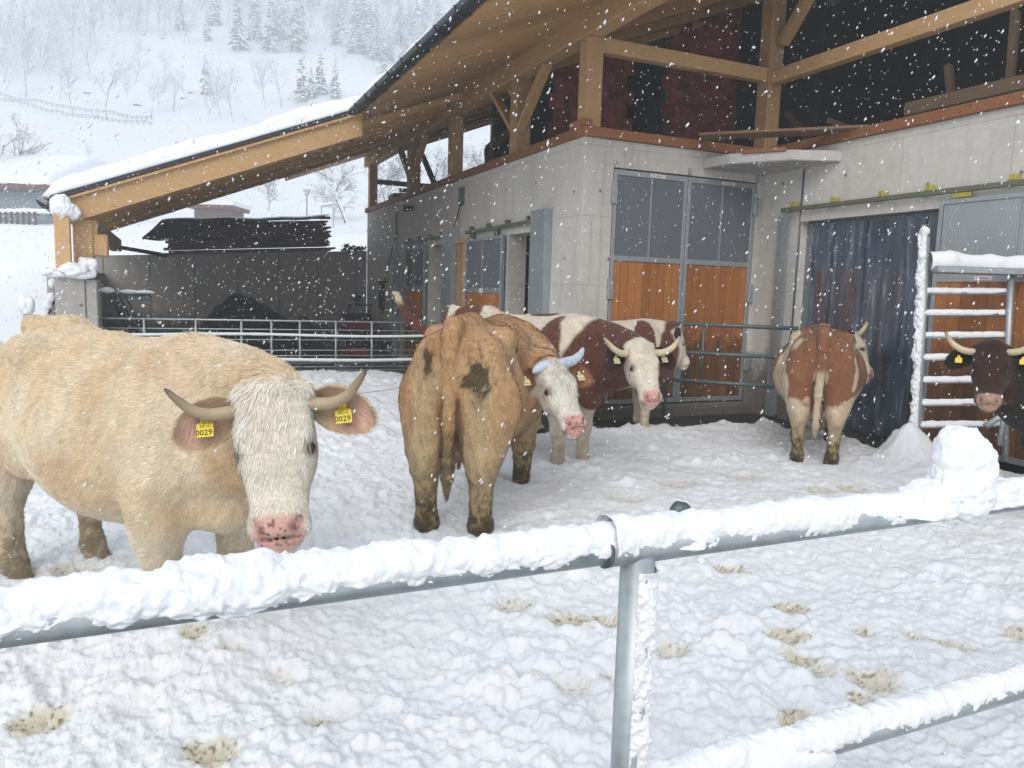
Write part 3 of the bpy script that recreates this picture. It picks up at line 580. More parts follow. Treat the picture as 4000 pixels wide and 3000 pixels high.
lamp = tube('wall_lamp', [(X0-.001, 15.9, 3.30), (X0-.16, 15.8, 3.28)], .055, M['black_metal'], barn, 12); tube('lamp_ring', [(X0-.161, 15.8, 3.28), (X0-.185, 15.79, 3.277)], .075, M['black_metal'], lamp, 12)
# wide opening in the right-hand wall: strip curtain, rail, sliding leaf
cur = box('curtain_bar', (X3+.10, 4.42, 2.56), (X3+.14, 7.68, 2.61), M['galv_dark'], barn)
yy = 4.45
while yy < 7.6:
    w = random.uniform(.16, .24); xx = X3+.08+random.choice((0, .022)); nz = 14; z = np.linspace(.06, 2.58, nz); ny = 5; u = np.linspace(0, 1, ny)
    bow = random.uniform(-.02, .03); sway = random.uniform(-.03, .03)
    V = np.array([[xx+bow*math.sin(math.pi*a)*(1-b/2.6)+.004*math.sin(b*5), yy+a*w+sway*(1-b/2.6), b] for b in z for a in u]); F = grid_faces(nz, ny)
    link('curtain_strip', mesh_np('curtain_strip', V, F), M['curtain'], cur); yy += w*.80
rl = box('door_rail', (X3-.10, 3.0, 2.755), (X3-.05, 8.0, 2.81), M['olive'], barn, .006)
for yy in (3.9, 4.9, 5.8, 6.4, 7.1, 7.75): box('rail_bracket', (X3-.10, yy, 2.811), (X3-.001, yy+.07, 2.87), M['yellow_brass'], rl, .006)
box('roller', (X3-.09, 5.35, 2.70), (X3-.055, 5.55, 2.754), M['yellow_brass'], rl, .006)
x = X3-.10; leaf = box('door', (x+.012, 2.9, .12), (x+.028, 5.65, 2.66), M['galv'], barn)
for lo, hi in (((x-.01, 5.62, .10), (x+.05, 5.67, 2.69)), ((x-.009, 2.9, 2.64), (x+.049, 5.62, 2.69)), ((x-.012, 2.9, 1.84), (x+.05, 5.62, 1.92)), ((x-.008, 2.9, .10), (x+.048, 5.62, .16))): box('frame', lo, hi, M['galv'], leaf, .004)
for a, b in ((3.0, 3.9), (3.92, 4.78), (4.80, 5.62)): box('pane', (x+.002, a, 1.92), (x+.01, b, 2.64), M['poly_light'], leaf); box('mullion', (x-.011, b, 1.92), (x+.03, b+.018, 2.64), M['galv'], leaf)
planks(leaf, 2.9, 5.62, .16, 1.84, lambda n_, a, b, c, d, p: box(n_, (x-.006+random.random()*.003, a, c), (x+.012, b, d), M['plank_door'], p, .003), .14)
box('sticker', (x-.0165, 5.02, 1.86), (x-.0125, 5.20, 1.90), M['white_paint'], leaf); text_obj('sticker_text', 'Wölfleder', .034, M['red_print'], (x-.0185, 5.11, 1.88), (0, -1, 0), (0, 0, 1), leaf)
for yy, d in ((7.98, .10), (7.86, .14)):
    c = box('steel_guide', (X3-d, yy-.05, .05), (X3-d+.006, yy+.05, 2.70), M['galv'], barn); box('guide_flange', (X3-d+.007, yy+.044, .05), (X3-.001, yy+.05, 2.70), M['galv'], c)
tube('downpipe', [(X3-.012, 7.72, 3.28), (X3-.012, 7.72, 2.3), (X3-.012, 7.74, .3)], .012, M['galv_dark'], barn, 8)
adopt(barn)
# ------------------------------------------------------------------ covered store: retaining wall, stack of sheets, heap, tools
ret = tag(empty('retaining_wall', (1.5, 20.05, 0)), 'dark grey concrete retaining wall behind the wire-thin hurdles, under the low roof', 'wall')
vs = [(-1.72, 20.0, -.1), (4.66, 20.0, -.1), (4.66, 20.3, -.1), (-1.72, 20.3, -.1), (-1.72, 20.0, 2.14), (4.66, 20.0, 2.56), (4.66, 20.3, 2.56), (-1.72, 20.3, 2.14)]
me = bpy.data.meshes.new('wall_face'); me.from_pydata(vs, [], BOXF); me.update(); link('wall_face', me, M['dark_concrete'], ret)
M['joint'] = mk_flat('form_joint', (.17, .165, .155), .9)
for i in range(7):
    x = -1.45+i*.97; beam('form_joint', (x, 19.994, .0), (x, 19.994, 2.12+(x+1.72)*.066), .014, .014, M['joint'], ret, up=(0, 1, 0), bev=0)
beam('coping_board', (-1.55, 19.9, 2.42), (-.1, 19.95, 2.22), .05, .09, M['black'], ret)
adopt(ret)
side = tag(box('side_wall', (-1.6, 12.45, -.1), (-1.42, 19.99, 1.75), M['dark_concrete']), 'low concrete side wall running back from the timber post', 'wall')
stk = tag(empty('sheet_stack', (1.7, 20.3, 2.5)), 'stack of dark roofing boards half wrapped in black tarpaulin on the retaining wall', 'stack')
rs = random.Random(4)
for i in range(13):
    z = i*.058; x0 = -.15+rs.uniform(-.05, .1)-(.0 if i < 4 else .0); x1 = 3.78+rs.uniform(-.08, .12)-.012*i
    beam('roof_board', (x0, 20.32+rs.uniform(-.03, .03), 2.255+z+rs.uniform(-.004, .004)), (x1, 20.32+rs.uniform(-.03, .03), 2.535+z+rs.uniform(-.01, .02)), .75, .042, M['dark_wood'], stk, bev=.004)
xs = np.linspace(-.62, 3.7, 90); tz = 3.02+.085*xs+.018*np.sin(xs*2.1)+.012*np.sin(xs*5.3+1); cut = np.interp(xs, [-.62, -.2, .6, 1.3, 2.6, 3.7], [2.50, 2.55, 2.80, 3.02, 3.22, 3.31]); rows = []
for k in range(9):
    a = k/8.0; rows.append(np.stack([xs-.0*a, 19.90+.0*xs+.015*np.sin(xs*9+k), np.minimum(cut+(tz-cut)*a, tz)], 1))
rows.append(np.stack([xs, 20.05+0*xs, tz+.02], 1)); rows.append(np.stack([xs, 20.7+0*xs, tz+.02], 1))
V = np.concatenate(rows); V[:, 2] += .02*(fbm(V, 3, 3, 4)-.5); lf = V[:, 0] < -.2; V[lf, 2] = 2.58+(V[lf, 2]-2.58)*np.clip((V[lf, 0]+.62)/.42, 0, 1)
link('tarpaulin', mesh_np('tarpaulin', V, grid_faces(11, 90)), M['black_metal'], stk)
V2 = np.concatenate([np.stack([xs, 19.95+.75*a+0*xs, tz+.035+.06*math.sin(math.pi*a)*(.4+.9*fbm(np.stack([xs, 0*xs+a, 0*xs], 1), 2, 3, 6))], 1) for a in np.linspace(0, 1, 8)]); lf = V2[:, 0] < -.2; V2[lf, 2] = 2.61+(V2[lf, 2]-2.61)*np.clip((V2[lf, 0]+.62)/.42, 0, 1)
link('snow_layer', mesh_np('snow_layer', V2, grid_faces(8, 90)), M['snow'], stk); adopt(stk)
for i in range(5): pass
ivy = tag(link('ivy_clump', (lambda: mesh_np('ivy_clump', np.repeat(np.stack([np.random.default_rng(5).uniform(4.05, 4.62, 260), np.random.default_rng(6).uniform(19.9, 20.25, 260), 2.54+np.random.default_rng(8).random(260)*.13], 1), 3, 0)+np.random.default_rng(9).normal(0, .03, (780, 3)), np.arange(780).reshape(-1, 3), False))(), M['heap']), 'dark leafy clump on the wall top beside the barn', 'plant')
# heap
n = 70; Xg, Yg = np.meshgrid(np.linspace(-.3, 3.4, n), np.linspace(16.4, 19.3, n)); P = np.stack([Xg, Yg, 0*Xg], -1)
Z = 1.45*np.exp(-(((Xg-1.35)/.98)**2+((Yg-17.9)/.9)**2)**1.15)+.5*np.exp(-(((Xg-2.5)/.5)**2+((Yg-17.8)/.6)**2)); Z = Z*(.75+.55*fbm(P, 1.8, 4, 3))+.10*(fbm(P, 9, 3, 4)-.5)-.06
tag(link('silage_heap', mesh_np('silage_heap', np.stack([Xg, Yg, Z], -1).reshape(-1, 3), grid_faces(n, n)), M['heap']), 'black rounded heap of silage against the retaining wall', 'heap')
Z2 = .95*np.exp(-(((Xg-2.75)/.42)**2+((Yg-18.2)/.5)**2))*(.8+.4*fbm(P, 3, 3, 8))-.08
tag(link('straw_heap', mesh_np('straw_heap', np.stack([Xg, Yg, Z2], -1).reshape(-1, 3), grid_faces(n, n)), M['brown_old']), 'small reddish brown heap beside the black heap', 'heap')
g = tag(empty('green_trough', (.25, 17.0, 0)), 'dark green trough half hidden behind the hurdle bars', 'trough')
box('tub', (-.35, 16.7, .12), (.75, 17.2, .62), M['green_paint'], g, .03); box('rim', (-.38, 16.67, .60), (.78, 17.23, .65), M['green_paint'], g, .01)
for x in (-.3, .62): box('leg', (x, 16.75, 0), (x+.08, 17.15, .13), M['galv_dark'], g)
adopt(g)
sw = tag(empty('motor_sweeper', (4.05, 18.2, 0)), 'small red and black two-wheeled machine with upright handlebars', 'machine')
for x in (3.78, 4.28): tube('handlebar', [(x, 18.4, .45), (x-.02, 18.0, 1.0), (x, 17.9, 1.22)], .018, M['black'], sw, 8)
tube('crossbar', [(3.74, 17.9, 1.2), (4.32, 17.9, 1.2)], .018, M['black'], sw, 8)
box('engine', (3.72, 17.95, .78), (4.32, 18.45, 1.0), M['black'], sw, .03); box('engine_cowl', (3.72, 17.93, .58), (4.3, 18.4, .77), M['red_paint'], sw, .03); box('skirt', (3.62, 17.8, .04), (4.25, 18.3, .20), M['red_paint'], sw, .02)
box('axle_block', (3.8, 18.0, .2), (4.2, 18.4, .58), M['black'], sw, .02); tube('rod', [(4.42, 17.8, .25), (4.42, 17.85, .68)], .018, M['red_paint'], sw, 8)
for x in (4.38,): 
    w = tube('wheel', [(x+.20*math.cos(t), 17.9, .24+.20*math.sin(t)) for t in np.linspace(0, 2*math.pi, 25)], .045, M['black'], sw, 8); tube('hub', [(x, 17.86, .24), (x, 17.94, .24)], .07, M['galv_dark'], w, 10)
snow_blob('lamp_head', (3.95, 17.9, 1.36), (.11, .08, .07), sw, 9, 10, 1, 'black', .1); tube('stem', [(3.95, 17.9, 1.2), (3.95, 17.9, 1.34)], .012, M['black'], sw, 6); adopt(sw)
hk = tag(empty('hanging_harness', (4.55, 18.3, 1.6)), 'dark tangle of straps hanging on the concrete wall above the red machine', 'harness')
for i in range(5): tube('strap', [(4.64-.02*i, 17.9+.12*i, 1.75), (4.60, 17.95+.1*i, 1.72), (4.60, 17.95+.12*i, 1.5-.1*(i % 3)), (4.62, 18.0+.12*i, 1.1-.12*(i % 2))], .014, M['black'], hk, 6)
tube('hook_bar', [(4.66, 17.7, 1.76), (4.55, 18.6, 1.77)], .014, M['black'], hk, 6); adopt(hk)
rk = tag(empty('hay_rake', (-.6, 12.6, 1.2)), 'snow-topped rake head with fine tines leaning behind the hurdle beside the pillar', 'rake')
tube('bar', [(-.92, 12.55, 1.42), (-.28, 12.6, 1.40)], .022, M['galv_dark'], rk, 8)
for i in range(22): tube('tine', [(-.70+i*.02, 12.58, 1.40), (-.70+i*.02, 12.55, 1.31)], .005, M['galv_dark'], rk, 4)
for a in (0, .06, .12, .2): tube('handle', [(-.85+a, 12.62, 1.42), (-.50+a, 12.9, .55)], .012, M['black'], rk, 6)
for c, r in (((-.86, 12.52, 1.45), (.10, .06, .05)), ((-.58, 12.55, 1.44), (.14, .06, .035)), ((-.38, 12.57, 1.44), (.14, .06, .03))): snow_blob('snow_cap', c, r, rk, 7, 12)
adopt(rk)
# ---- hurdle fence between pillar and barn
hu = tag(empty('hurdle_fence', (1.6, 12.05, 0)), 'thin galvanised hurdle fence with snow lying on two of its bars', 'fence')
def fx(t): return (-1.0+5.6*t, 12.1-.0*t)
for i, (z, r) in enumerate(((1.07, .014), (.935, .009), (.78, .009), (.62, .009), (.535, .009), (.42, .012), (.36, .01), (.30, .01))):
    tube('bar', [(-1.0, 12.08, z), (1.8, 12.08, z-.005), (4.5, 12.08, z-.015)], r, M['galv'], hu, 8)
for x in (-.38, .30, .93, 1.36, 1.78, 2.33, 2.90, 3.9): tube('upright', [(x, 12.06, .22), (x, 12.06, 1.08)], .017, M['galv'], hu, 8)
tube('stay', [(.30, 12.08, .8), (.62, 12.12, .86), (.12, 12.12, .9)], .012, M['galv'], hu, 6)
for z, r in ((.845, .020), (.46, .026)):
    xs_ = np.linspace(-1.0, 4.5, 260); pts = np.stack([xs_, 0*xs_+12.02, z+.012*np.sin(xs_*1.7)-.01*xs_/4], 1); tube('snowy_bar', pts, r*.6, M['galv'], hu, 6)
    V, F = tube_arrays(pts+[0, 0, r*.5], r*(.85+.45*fbm(pts, 8, 3, 3)), 8, False); link('bar_snow', mesh_np('bar_snow', V, F), M['snow'], hu)
adopt(hu)
tag(tube('wire', [(1.2, 8.0, .42), (2.4, 8.9, .40), (3.6, 9.9, .42)], .004, M['galv']), 'single thin fence wire strung low above the snow', 'wire')
for (x, y) in ((1.2, 8.0), (3.6, 9.9)): tag(tube('wire_stake', [(x, y, -.1), (x, y, .5)], .008, M['galv'], None, 6), 'thin metal stake holding the low fence wire', 'stake', 'stakes of the low wire')
# ---- stakes and stay in the bank left of the pillar
_o = atd(195, 1200, 10.6); sy = tag(empty('post_stay', (_o[0], _o[1], _o[2]-.4)), 'thin dark stay rod caked with snow leaning on the concrete pillar', 'rod')
tube('rod', [atd(228, 1135, 10.6), atd(180, 1255, 10.6)], .014, M['black'], sy, 6)
for i, (x, y) in enumerate(((205, 1110), (200, 1165), (188, 1195), (178, 1235), (165, 1262))): snow_blob('snow_clump', atd(x, y, 10.58), (.05, .05, .08), sy, i, 12)
adopt(sy)
_o = atd(105, 1250, 9.5); sk = tag(empty('snowy_stake', (_o[0], _o[1], _o[2]-.3)), 'short stake under a tall cap of snow in the bank', 'stake')
tube('stake', [atd(108, 1330, 9.5), atd(108, 1200, 9.5)], .05, M['galv'], sk, 8); snow_blob('snow_cap', atd(105, 1200, 9.48), (.09, .09, .15), sk, 4, 18, .75, 'snow', .8); adopt(sk)
# ---- dark pipe gate before the double door
pg = tag(empty('pipe_gate', tuple(np.append(atd(2880, 1300, 9.3)[:2], 0))), 'dark green-grey pipe gate of three rails in front of the plank double door', 'gate')
GL = lambda z: (np.append(atd(2600, 1300, 9.75)[:2], z), np.append(atd(3118, 1300, 9.2)[:2], z))
for z in (1.27, .91, .55): a, b = GL(z); tube('rail', [a, b], .026, M['galv_dark'], pg, 10)
for t, r in ((.02, .022), (.30, .016), (.985, .026)):
    a, b = GL(0); p = a+(b-a)*t; tube('upright', [(p[0], p[1], .05 if t > .9 or t < .1 else .55), (p[0], p[1], 1.29)], r, M['galv_dark'], pg, 8)
adopt(pg)
# ---- corral panel with snow on the right
cp = tag(empty('corral_panel', tuple(np.append(atd(3770, 1300, 7.2)[:2], 0))), 'galvanised corral panel with snow-capped rails and tall snowy post', 'panel')
G = lambda x, y, d=7.2: atd(x, y, d)
tube('post', [G(3618, 925), G(3600, 1320), G(3578, 1820)], .034, M['galv'], cp, 12); tube('inner_post', [G(3950, 1060, 7.15), G(3938, 1330, 7.15), G(3925, 1800, 7.15)], .03, M['galv'], cp, 10)
def snow_on(path, r, amt, seed, parent, name='rail_snow', nth=22, f=9.0, side=0.0, mat='rail_snow'):
    """snow clinging to the upper side of a pipe; thickness fades towards its flanks"""
    path = np.asarray(path, float); T = np.gradient(path, axis=0); T /= np.linalg.norm(T, axis=1)[:, None]; Z = np.array([0, 0, 1.0]); S = np.cross(T, Z); S /= np.linalg.norm(S, axis=1)[:, None]; N = np.cross(S, T)
    amt = np.broadcast_to(np.asarray(amt, float), (len(path),))[:, None]; th = np.linspace(-2.2, 2.2, nth); dirs = np.sin(th)[None, :, None]*S[:, None]+np.cos(th)[None, :, None]*N[:, None]; P0 = path[:, None]+dirs*r
    sl = np.concatenate([[0], np.cumsum(np.linalg.norm(np.diff(path, axis=0), axis=1))]); re_ = r+float(amt.mean())*.8; Q = np.stack([np.repeat(sl[:, None], nth, 1), np.repeat(th[None]*re_, len(path), 0), np.full((len(path), nth), seed*1.7)], -1)
    lf = fbm(Q[:, :1]*[1, 0, 1], 5.0, 3, seed); wq = .012*np.stack([fbm(Q+3, 30, 2, seed+7)-.5, fbm(Q+9, 30, 2, seed+8)-.5, 0*Q[..., 0]], -1); Q = (Q+wq*2)@np.array([[.80, -.45, .39], [.60, .60, -.52], [0, .66, .75]]); mf = fbm(Q, f, 3, seed+1, .55); hf = fbm(Q, f*2.8, 2, seed+2, .6)
    cap = np.cos(np.clip((th-side)*.72, -1.57, 1.57))**1.3
    fl = np.abs(np.sin(th))[None]; gap = fbm(Q*[1, .5, 1], f*.35, 3, seed+5)-.5; t = amt*cap[None]*(.60+.8*lf)*(.72+.56*mf)+amt*(.22+.5*fl)*(mf-.5)+amt*(.12+.32*fl)*(hf-.5)-amt*.14+amt*(.25+.75*fl)*gap*1.1; t = np.where(np.abs(th)[None] > 2.1, -.01, np.maximum(t, -.010))
    V = path[:, None]+dirs*(r+t)[..., None]; V[..., 2] += np.clip(t, 0, 1)*.35*np.cos(th)[None]; return link(name, mesh_np(name, V.reshape(-1, 3), grid_faces(len(path), nth)), M[mat], parent)
def seg(a, b, n): t = np.linspace(0, 1, n)[:, None]; return np.asarray(a)*(1-t)+np.asarray(b)*t
for yl, yr in ((1140, 1143), (1226, 1226), (1314, 1312), (1400, 1396), (1488, 1486), (1577, 1573), (1663, 1659)):
    a, b = G(3605-(yl-1140)*.035, yl), G(3940, yr); rl_ = tube('rail', [a, b], .027, M['galv'], cp, 12); snow_on(seg(a, b, 160), .027, .013, yl, rl_, nth=20, f=22)
top = beam('top_beam', G(3632, 1052), G(4060, 1066), .30, .06, M['galv'], cp); V_ = seg(G(3622, 1045), G(4060, 1058), 120)
snow_on(V_+np.array([0, 0, .01]), .06, .06, 77, top, nth=24, f=4)
_ps = seg(G(3612, 905), G(3574, 1700), 160)
def frost(p0, p1, r, mid, amt, seed, parent, n=240, nth=36, span=1.3, f=22):
    """rime on one flank of an upright pipe, centred on the angle mid (0 = towards the camera, + = right)"""
    ph = np.linspace(mid-span, mid+span, nth); ax_ = seg(p0, p1, n); ey_ = -np.append(FWD[:2], 0)/np.linalg.norm(FWD[:2]); rx_ = np.append(RIGHT[:2], 0)/np.linalg.norm(RIGHT[:2]); D = np.sin(ph)[:, None]*rx_+np.cos(ph)[:, None]*ey_
    Q = np.stack([np.repeat(ax_[:, 2:3], nth, 1), np.repeat(ph[None]*(r+amt), n, 0), np.full((n, nth), seed*2.3)], -1); t = amt*np.cos((ph-mid)/span*1.57)[None]**.8*np.clip(2.6*fbm(Q, f, 4, seed)-.75, -.3, 1.6)+amt*.8*(fbm(Q, f*3.4, 3, seed+1)-.6); t = np.where(np.abs(ph-mid)[None] > span-.06, -.01, np.maximum(t, -.006))
    return link('rime', mesh_np('rime', (ax_[:, None]+D[None]*(r+t)[..., None]).reshape(-1, 3), grid_faces(n, nth)), M['rail_snow'], parent)
frost(_ps[0], _ps[-1], .034, -1.3, .030, 4, cp, 400, 30, 1.5, 16)
snow_blob('snow_cap', _ps[0], (.045, .045, .05), cp, 3, 12)
lk = tube('latch_arm', [G(3990, 1585, 6.9), G(3920, 1620, 6.9), G(3850, 1665, 6.9)], .03, M['galv'], cp, 8); tube('latch_arm', [G(3930, 1560, 6.9), G(3905, 1740, 6.9)], .022, M['galv'], cp, 8)
adopt(cp)
# ------------------------------------------------------------------ cows: one continuous body surface from a blended distance field
class Field:
    def __init__(s, lo, hi, h):
        s.lo = np.array(lo, np.float32); s.h = h; s.n = np.ceil((np.array(hi)-np.array(lo))/h).astype(int)+1
        s.ax = [s.lo[i]+h*np.arange(s.n[i], dtype=np.float32) for i in range(3)]; s.D = np.full(s.n, 0.4, np.float32)
    def apply(s, fn, lo, hi, k, sub=False):
        i0 = np.maximum(0, np.floor((np.array(lo)-k-.02-s.lo)/s.h).astype(int)); i1 = np.minimum(s.n, np.ceil((np.array(hi)+k+.02-s.lo)/s.h).astype(int)+1)
        if np.any(i1 <= i0): return
        sl = tuple(slice(a, b) for a, b in zip(i0, i1)); d = fn(s.ax[0][sl[0]][:, None, None], s.ax[1][sl[1]][None, :, None], s.ax[2][sl[2]][None, None, :]).astype(np.float32)
        A = s.D[sl]
        if sub: d = -d; hh = np.clip(.5-.5*(d-A)/k, 0, 1); s.D[sl] = d*(1-hh)+A*hh+k*hh*(1-hh)        # smooth max(A,-d)
        else: hh = np.clip(.5+.5*(d-A)/k, 0, 1); s.D[sl] = d*(1-hh)+A*hh-k*hh*(1-hh)
    def cone(s, a, b, ra, rb, k=.04):
        a = np.asarray(a, float); b = np.asarray(b, float); ab = b-a; L2 = ab@ab+1e-9; R = max(ra, rb)
        def fn(x, y, z):
            t = np.clip(((x-a[0])*ab[0]+(y-a[1])*ab[1]+(z-a[2])*ab[2])/L2, 0, 1)
            return np.sqrt((x-a[0]-t*ab[0])**2+(y-a[1]-t*ab[1])**2+(z-a[2]-t*ab[2])**2)-(ra+(rb-ra)*t)
        s.apply(fn, np.minimum(a, b)-R, np.maximum(a, b)+R, k)
    def ell(s, c, r, k=.05, B=None, sub=False):
        c = np.asarray(c, float); r = np.asarray(r, float); B = np.eye(3) if B is None else B
        ext = np.abs(B.T)@r if B is not None else r
        def fn(x, y, z):
            p = [((x-c[0])*B[i][0]+(y-c[1])*B[i][1]+(z-c[2])*B[i][2]) for i in range(3)]
            k0 = np.sqrt(sum((p[i]/r[i])**2 for i in range(3)))+1e-6; k1 = np.sqrt(sum((p[i]/r[i]**2)**2 for i in range(3)))+1e-6
            return k0*(k0-1)/k1
        s.apply(fn, c-ext, c+ext, k, sub)
    def mesh(s):
        D = s.D; I = D < 0; c = [I[a:I.shape[0]-1+a, b:I.shape[1]-1+b, d:I.shape[2]-1+d] for a in (0, 1) for b in (0, 1) for d in (0, 1)]
        cnt = sum(x.astype(np.int8) for x in c); act = np.argwhere((cnt > 0) & (cnt < 8)); idx = np.full(cnt.shape, -1, np.int32); idx[tuple(act.T)] = np.arange(len(act))
        offs = np.array([(a, b, d) for a in (0, 1) for b in (0, 1) for d in (0, 1)]); val = np.stack([D[tuple((act+o).T)] for o in offs], 1)
        S = np.zeros((len(act), 3)); n = np.zeros(len(act))
        for i in range(8):
            for j in range(i+1, 8):
                if np.abs(offs[i]-offs[j]).sum() != 1: continue
                m = (val[:, i] < 0) != (val[:, j] < 0); t = val[m, i]/(val[m, i]-val[m, j]); S[m] += offs[i]+t[:, None]*(offs[j]-offs[i]); n[m] += 1
        V = s.lo+s.h*(act+S/n[:, None]); F = []
        for ax in range(3):
            o = [0, 0, 0]; o[ax] = 1; a = I[:I.shape[0]-o[0], :I.shape[1]-o[1], :I.shape[2]-o[2]]; b = I[o[0]:, o[1]:, o[2]:]; e = np.argwhere(a != b); u, v = [(1, 2), (2, 0), (0, 1)][ax]
            ok = (e[:, u] > 0) & (e[:, v] > 0) & (e[:, u] < cnt.shape[u]) & (e[:, v] < cnt.shape[v]); e = e[ok]; ins = a[tuple(e.T)]; q = []
            for du, dv in ((-1, -1), (0, -1), (0, 0), (-1, 0)):
                p = e.copy(); p[:, u] += du; p[:, v] += dv; q.append(idx[tuple(p.T)])
            q = np.stack(q, 1); q[~ins] = q[~ins][:, ::-1]; F.append(q)
        F = np.vstack(F); F = F[(F >= 0).all(1)]
        for _ in range(2):                                              # light smoothing
            A = np.zeros_like(V); w = np.zeros(len(V))
            for i in range(4):
                for j in ((i+1) % 4, (i-1) % 4): np.add.at(A, F[:, i], V[F[:, j]]); np.add.at(w, F[:, i], 1)
            V = V*.5+.5*A/np.maximum(w, 1)[:, None]
        return V, F

_BX = np.array([-.95, -.90, -.80, -.66, -.48, -.25, 0, .25, .45, .60, .72, .82])
_BT = np.array([1.18, 1.27, 1.345, 1.385, 1.39, 1.355, 1.345, 1.35, 1.375, 1.365, 1.27, 1.12])
_BB = np.array([1.02, .92, .78, .68, .60, .53, .50, .52, .57, .60, .68, .86])
_BW = np.array([.07, .14, .215, .265, .30, .365, .40, .385, .325, .285, .225, .10])

def head_frame(P, Q, n):
    a = np.asarray(Q, float)-np.asarray(P, float); L = np.linalg.norm(a); a /= L; n = np.asarray(n, float); n = n-a*(n@a); n /= np.linalg.norm(n); l = np.cross(n, a); return np.array([a, n, l]), L
_HT = np.array([-.06, -.03, 0, .06, .13, .2, .28, .36, .43, .49, .535])
_HW = np.array([.05, .092, .116, .130, .133, .134, .121, .104, .096, .093, .062])
_HF = np.array([-.075, -.035, -.005, .018, .024, .02, .010, .0, -.004, -.012, -.04])
_HB = np.array([-.14, -.16, -.17, -.19, -.215, -.235, -.215, -.175, -.15, -.14, -.11])

def build_cow(name, origin, heading, s, poll, muzzle, face, label, coat, h=.012, fat=1.0, hs=None, horn=None, horn_rgb=None, ear=None, tags=None, tail=None, udder=True, hair=40000, feet=None, ear_rgb=None, tag_mat='tag', tag_text=None, collar=False, group='cows in the snowy yard', hairlen=.02, neck_sag=0.0, neck_ctrl=None, eye_size=.024, leg=1.15, ear_size=1.15, lid_mat='lid'):
    hd = np.array([heading[0], heading[1]], float); hd /= np.linalg.norm(hd); rzc = math.atan2(hd[1], hd[0])
    root = tag(empty(name, (origin[0], origin[1], origin[2]), rzc), label, 'cow', group); root.scale = (s, s, s)
    Rl = np.array([[hd[0], hd[1], 0], [-hd[1], hd[0], 0], [0, 0, 1.0]])
    loc = lambda p: Rl@(np.asarray(p, float)-np.asarray(origin, float))/s
    P, Q, n = loc(poll), loc(muzzle), Rl@np.asarray(face, float); Bh, L = head_frame(P, Q, n); hs = L/.53 if hs is None else hs; leg_ = leg
    hp = lambda t, u, v: P+hs*(t*Bh[0]+u*Bh[1]+v*Bh[2])
    lg_ = leg
    lo = np.minimum(np.array([-1.12, -.52, -.02]), np.minimum(P, Q)-.3); hi = np.maximum(np.array([.95, .52, 1.5]), np.maximum(P, Q)+.3)
    if tail is not None: lo = np.minimum(lo, np.min(tail, 0)-.08); hi = np.maximum(hi, np.max(tail, 0)+.08)
    f = Field(lo, hi, h)
    bw = _BW*np.where(_BX > -.6, np.where(_BX < .5, fat, 1), 1); bb = _BB-(fat-1)*.12*np.exp(-((_BX+.05)/.4)**2)
    def torso(x, y, z):
        xc = np.clip(x, _BX[0], _BX[-1]); sp = lambda a: np.interp(xc, _BX, a)
        top, bot, w = sp(_BT), sp(bb), sp(bw); zc = bot+(top-bot)*.46; up = z > zc; hh = np.where(up, top-zc, zc-bot); q = np.abs(z-zc)/hh
        wy = w*np.where(up, 1-.30*q**2, 1-.05*q); r = (np.abs(y/wy)**2.2+q**2.2)**(1/2.2); d = (r-1)*np.minimum(w, hh)*.85; ox = np.abs(x-xc); return np.where(ox > 0, np.sqrt(np.maximum(d, 0)**2+ox**2)+np.minimum(d, 0), d)
    f.apply(torso, (-1.0, -.5, .4), (.9, .5, 1.45), .05)
    ft = feet or {}
    for sd, nm in ((1, 'L'), (-1, 'R')):
        f.ell((-.46, .235*sd, 1.27), (.10, .06, .06), .12); f.ell((-.88, .115*sd, 1.20), (.06, .055, .07), .07)
        f.ell((-.70, .185*sd, .98), (.22, .125, .30), .07); f.ell((-.52, .235*sd, .80), (.14, .075, .16), .08)
        hx, hy = ft.get('H'+nm, (-.70, .20*sd)); dx, dy = hx+.70, hy-.20*sd
        f.cone((-.69, .19*sd, .86), (-.80+dx*.6, .195*sd+dy*.6, .50), .140*lg_, .070*lg_, .06); f.cone((-.74, .17*sd, .95), (-.79+dx*.5, .185*sd+dy*.5, .62), .13*lg_, .085*lg_, .06); f.cone((-.80+dx*.6, .195*sd+dy*.6, .52), (-.77+dx*.9, .20*sd+dy*.9, .16), .055*lg_, .044*lg_, .03)
        f.ell((-.855+dx*.6, .195*sd+dy*.6, .55), (.045, .038, .07), .04); f.ell((-.76+dx*.9, .2*sd+dy*.9, .15), (.058*lg_, .055*lg_, .055*lg_), .03)
        f.cone((-.76+dx*.9, .2*sd+dy*.9, .13), (-.71+dx, .2*sd+dy, .045), .047*lg_, .062*lg_, .03)
        f.ell((.53, .185*sd, 1.02), (.17, .115, .31), .09); f.ell((.66, .17*sd, .88), (.11, .10, .13), .08)
        fx, fy = ft.get('F'+nm, (.54, .175*sd)); dx, dy = fx-.54, fy-.175*sd
        f.cone((.53, .19*sd, .80), (.53+dx*.3, .185*sd+dy*.3, .60), .125, .094*lg_, .06); f.cone((.53+dx*.3, .185*sd+dy*.3, .62), (.545+dx*.6, .18*sd+dy*.6, .40), .088*lg_, .064*lg_, .04)
        f.ell((.55+dx*.6, .18*sd+dy*.6, .385), (.064*lg_, .06*lg_, .075), .03); f.cone((.545+dx*.6, .18*sd+dy*.6, .36), (.54+dx*.9, .175*sd+dy*.9, .14), .055*lg_, .046*lg_, .03)
        f.ell((.54+dx*.9, .175*sd+dy*.9, .14), (.055, .053, .05), .03); f.cone((.545+dx*.9, .175*sd+dy*.9, .12), (.585+dx, .175*sd+dy, .045), .046, .062, .03)
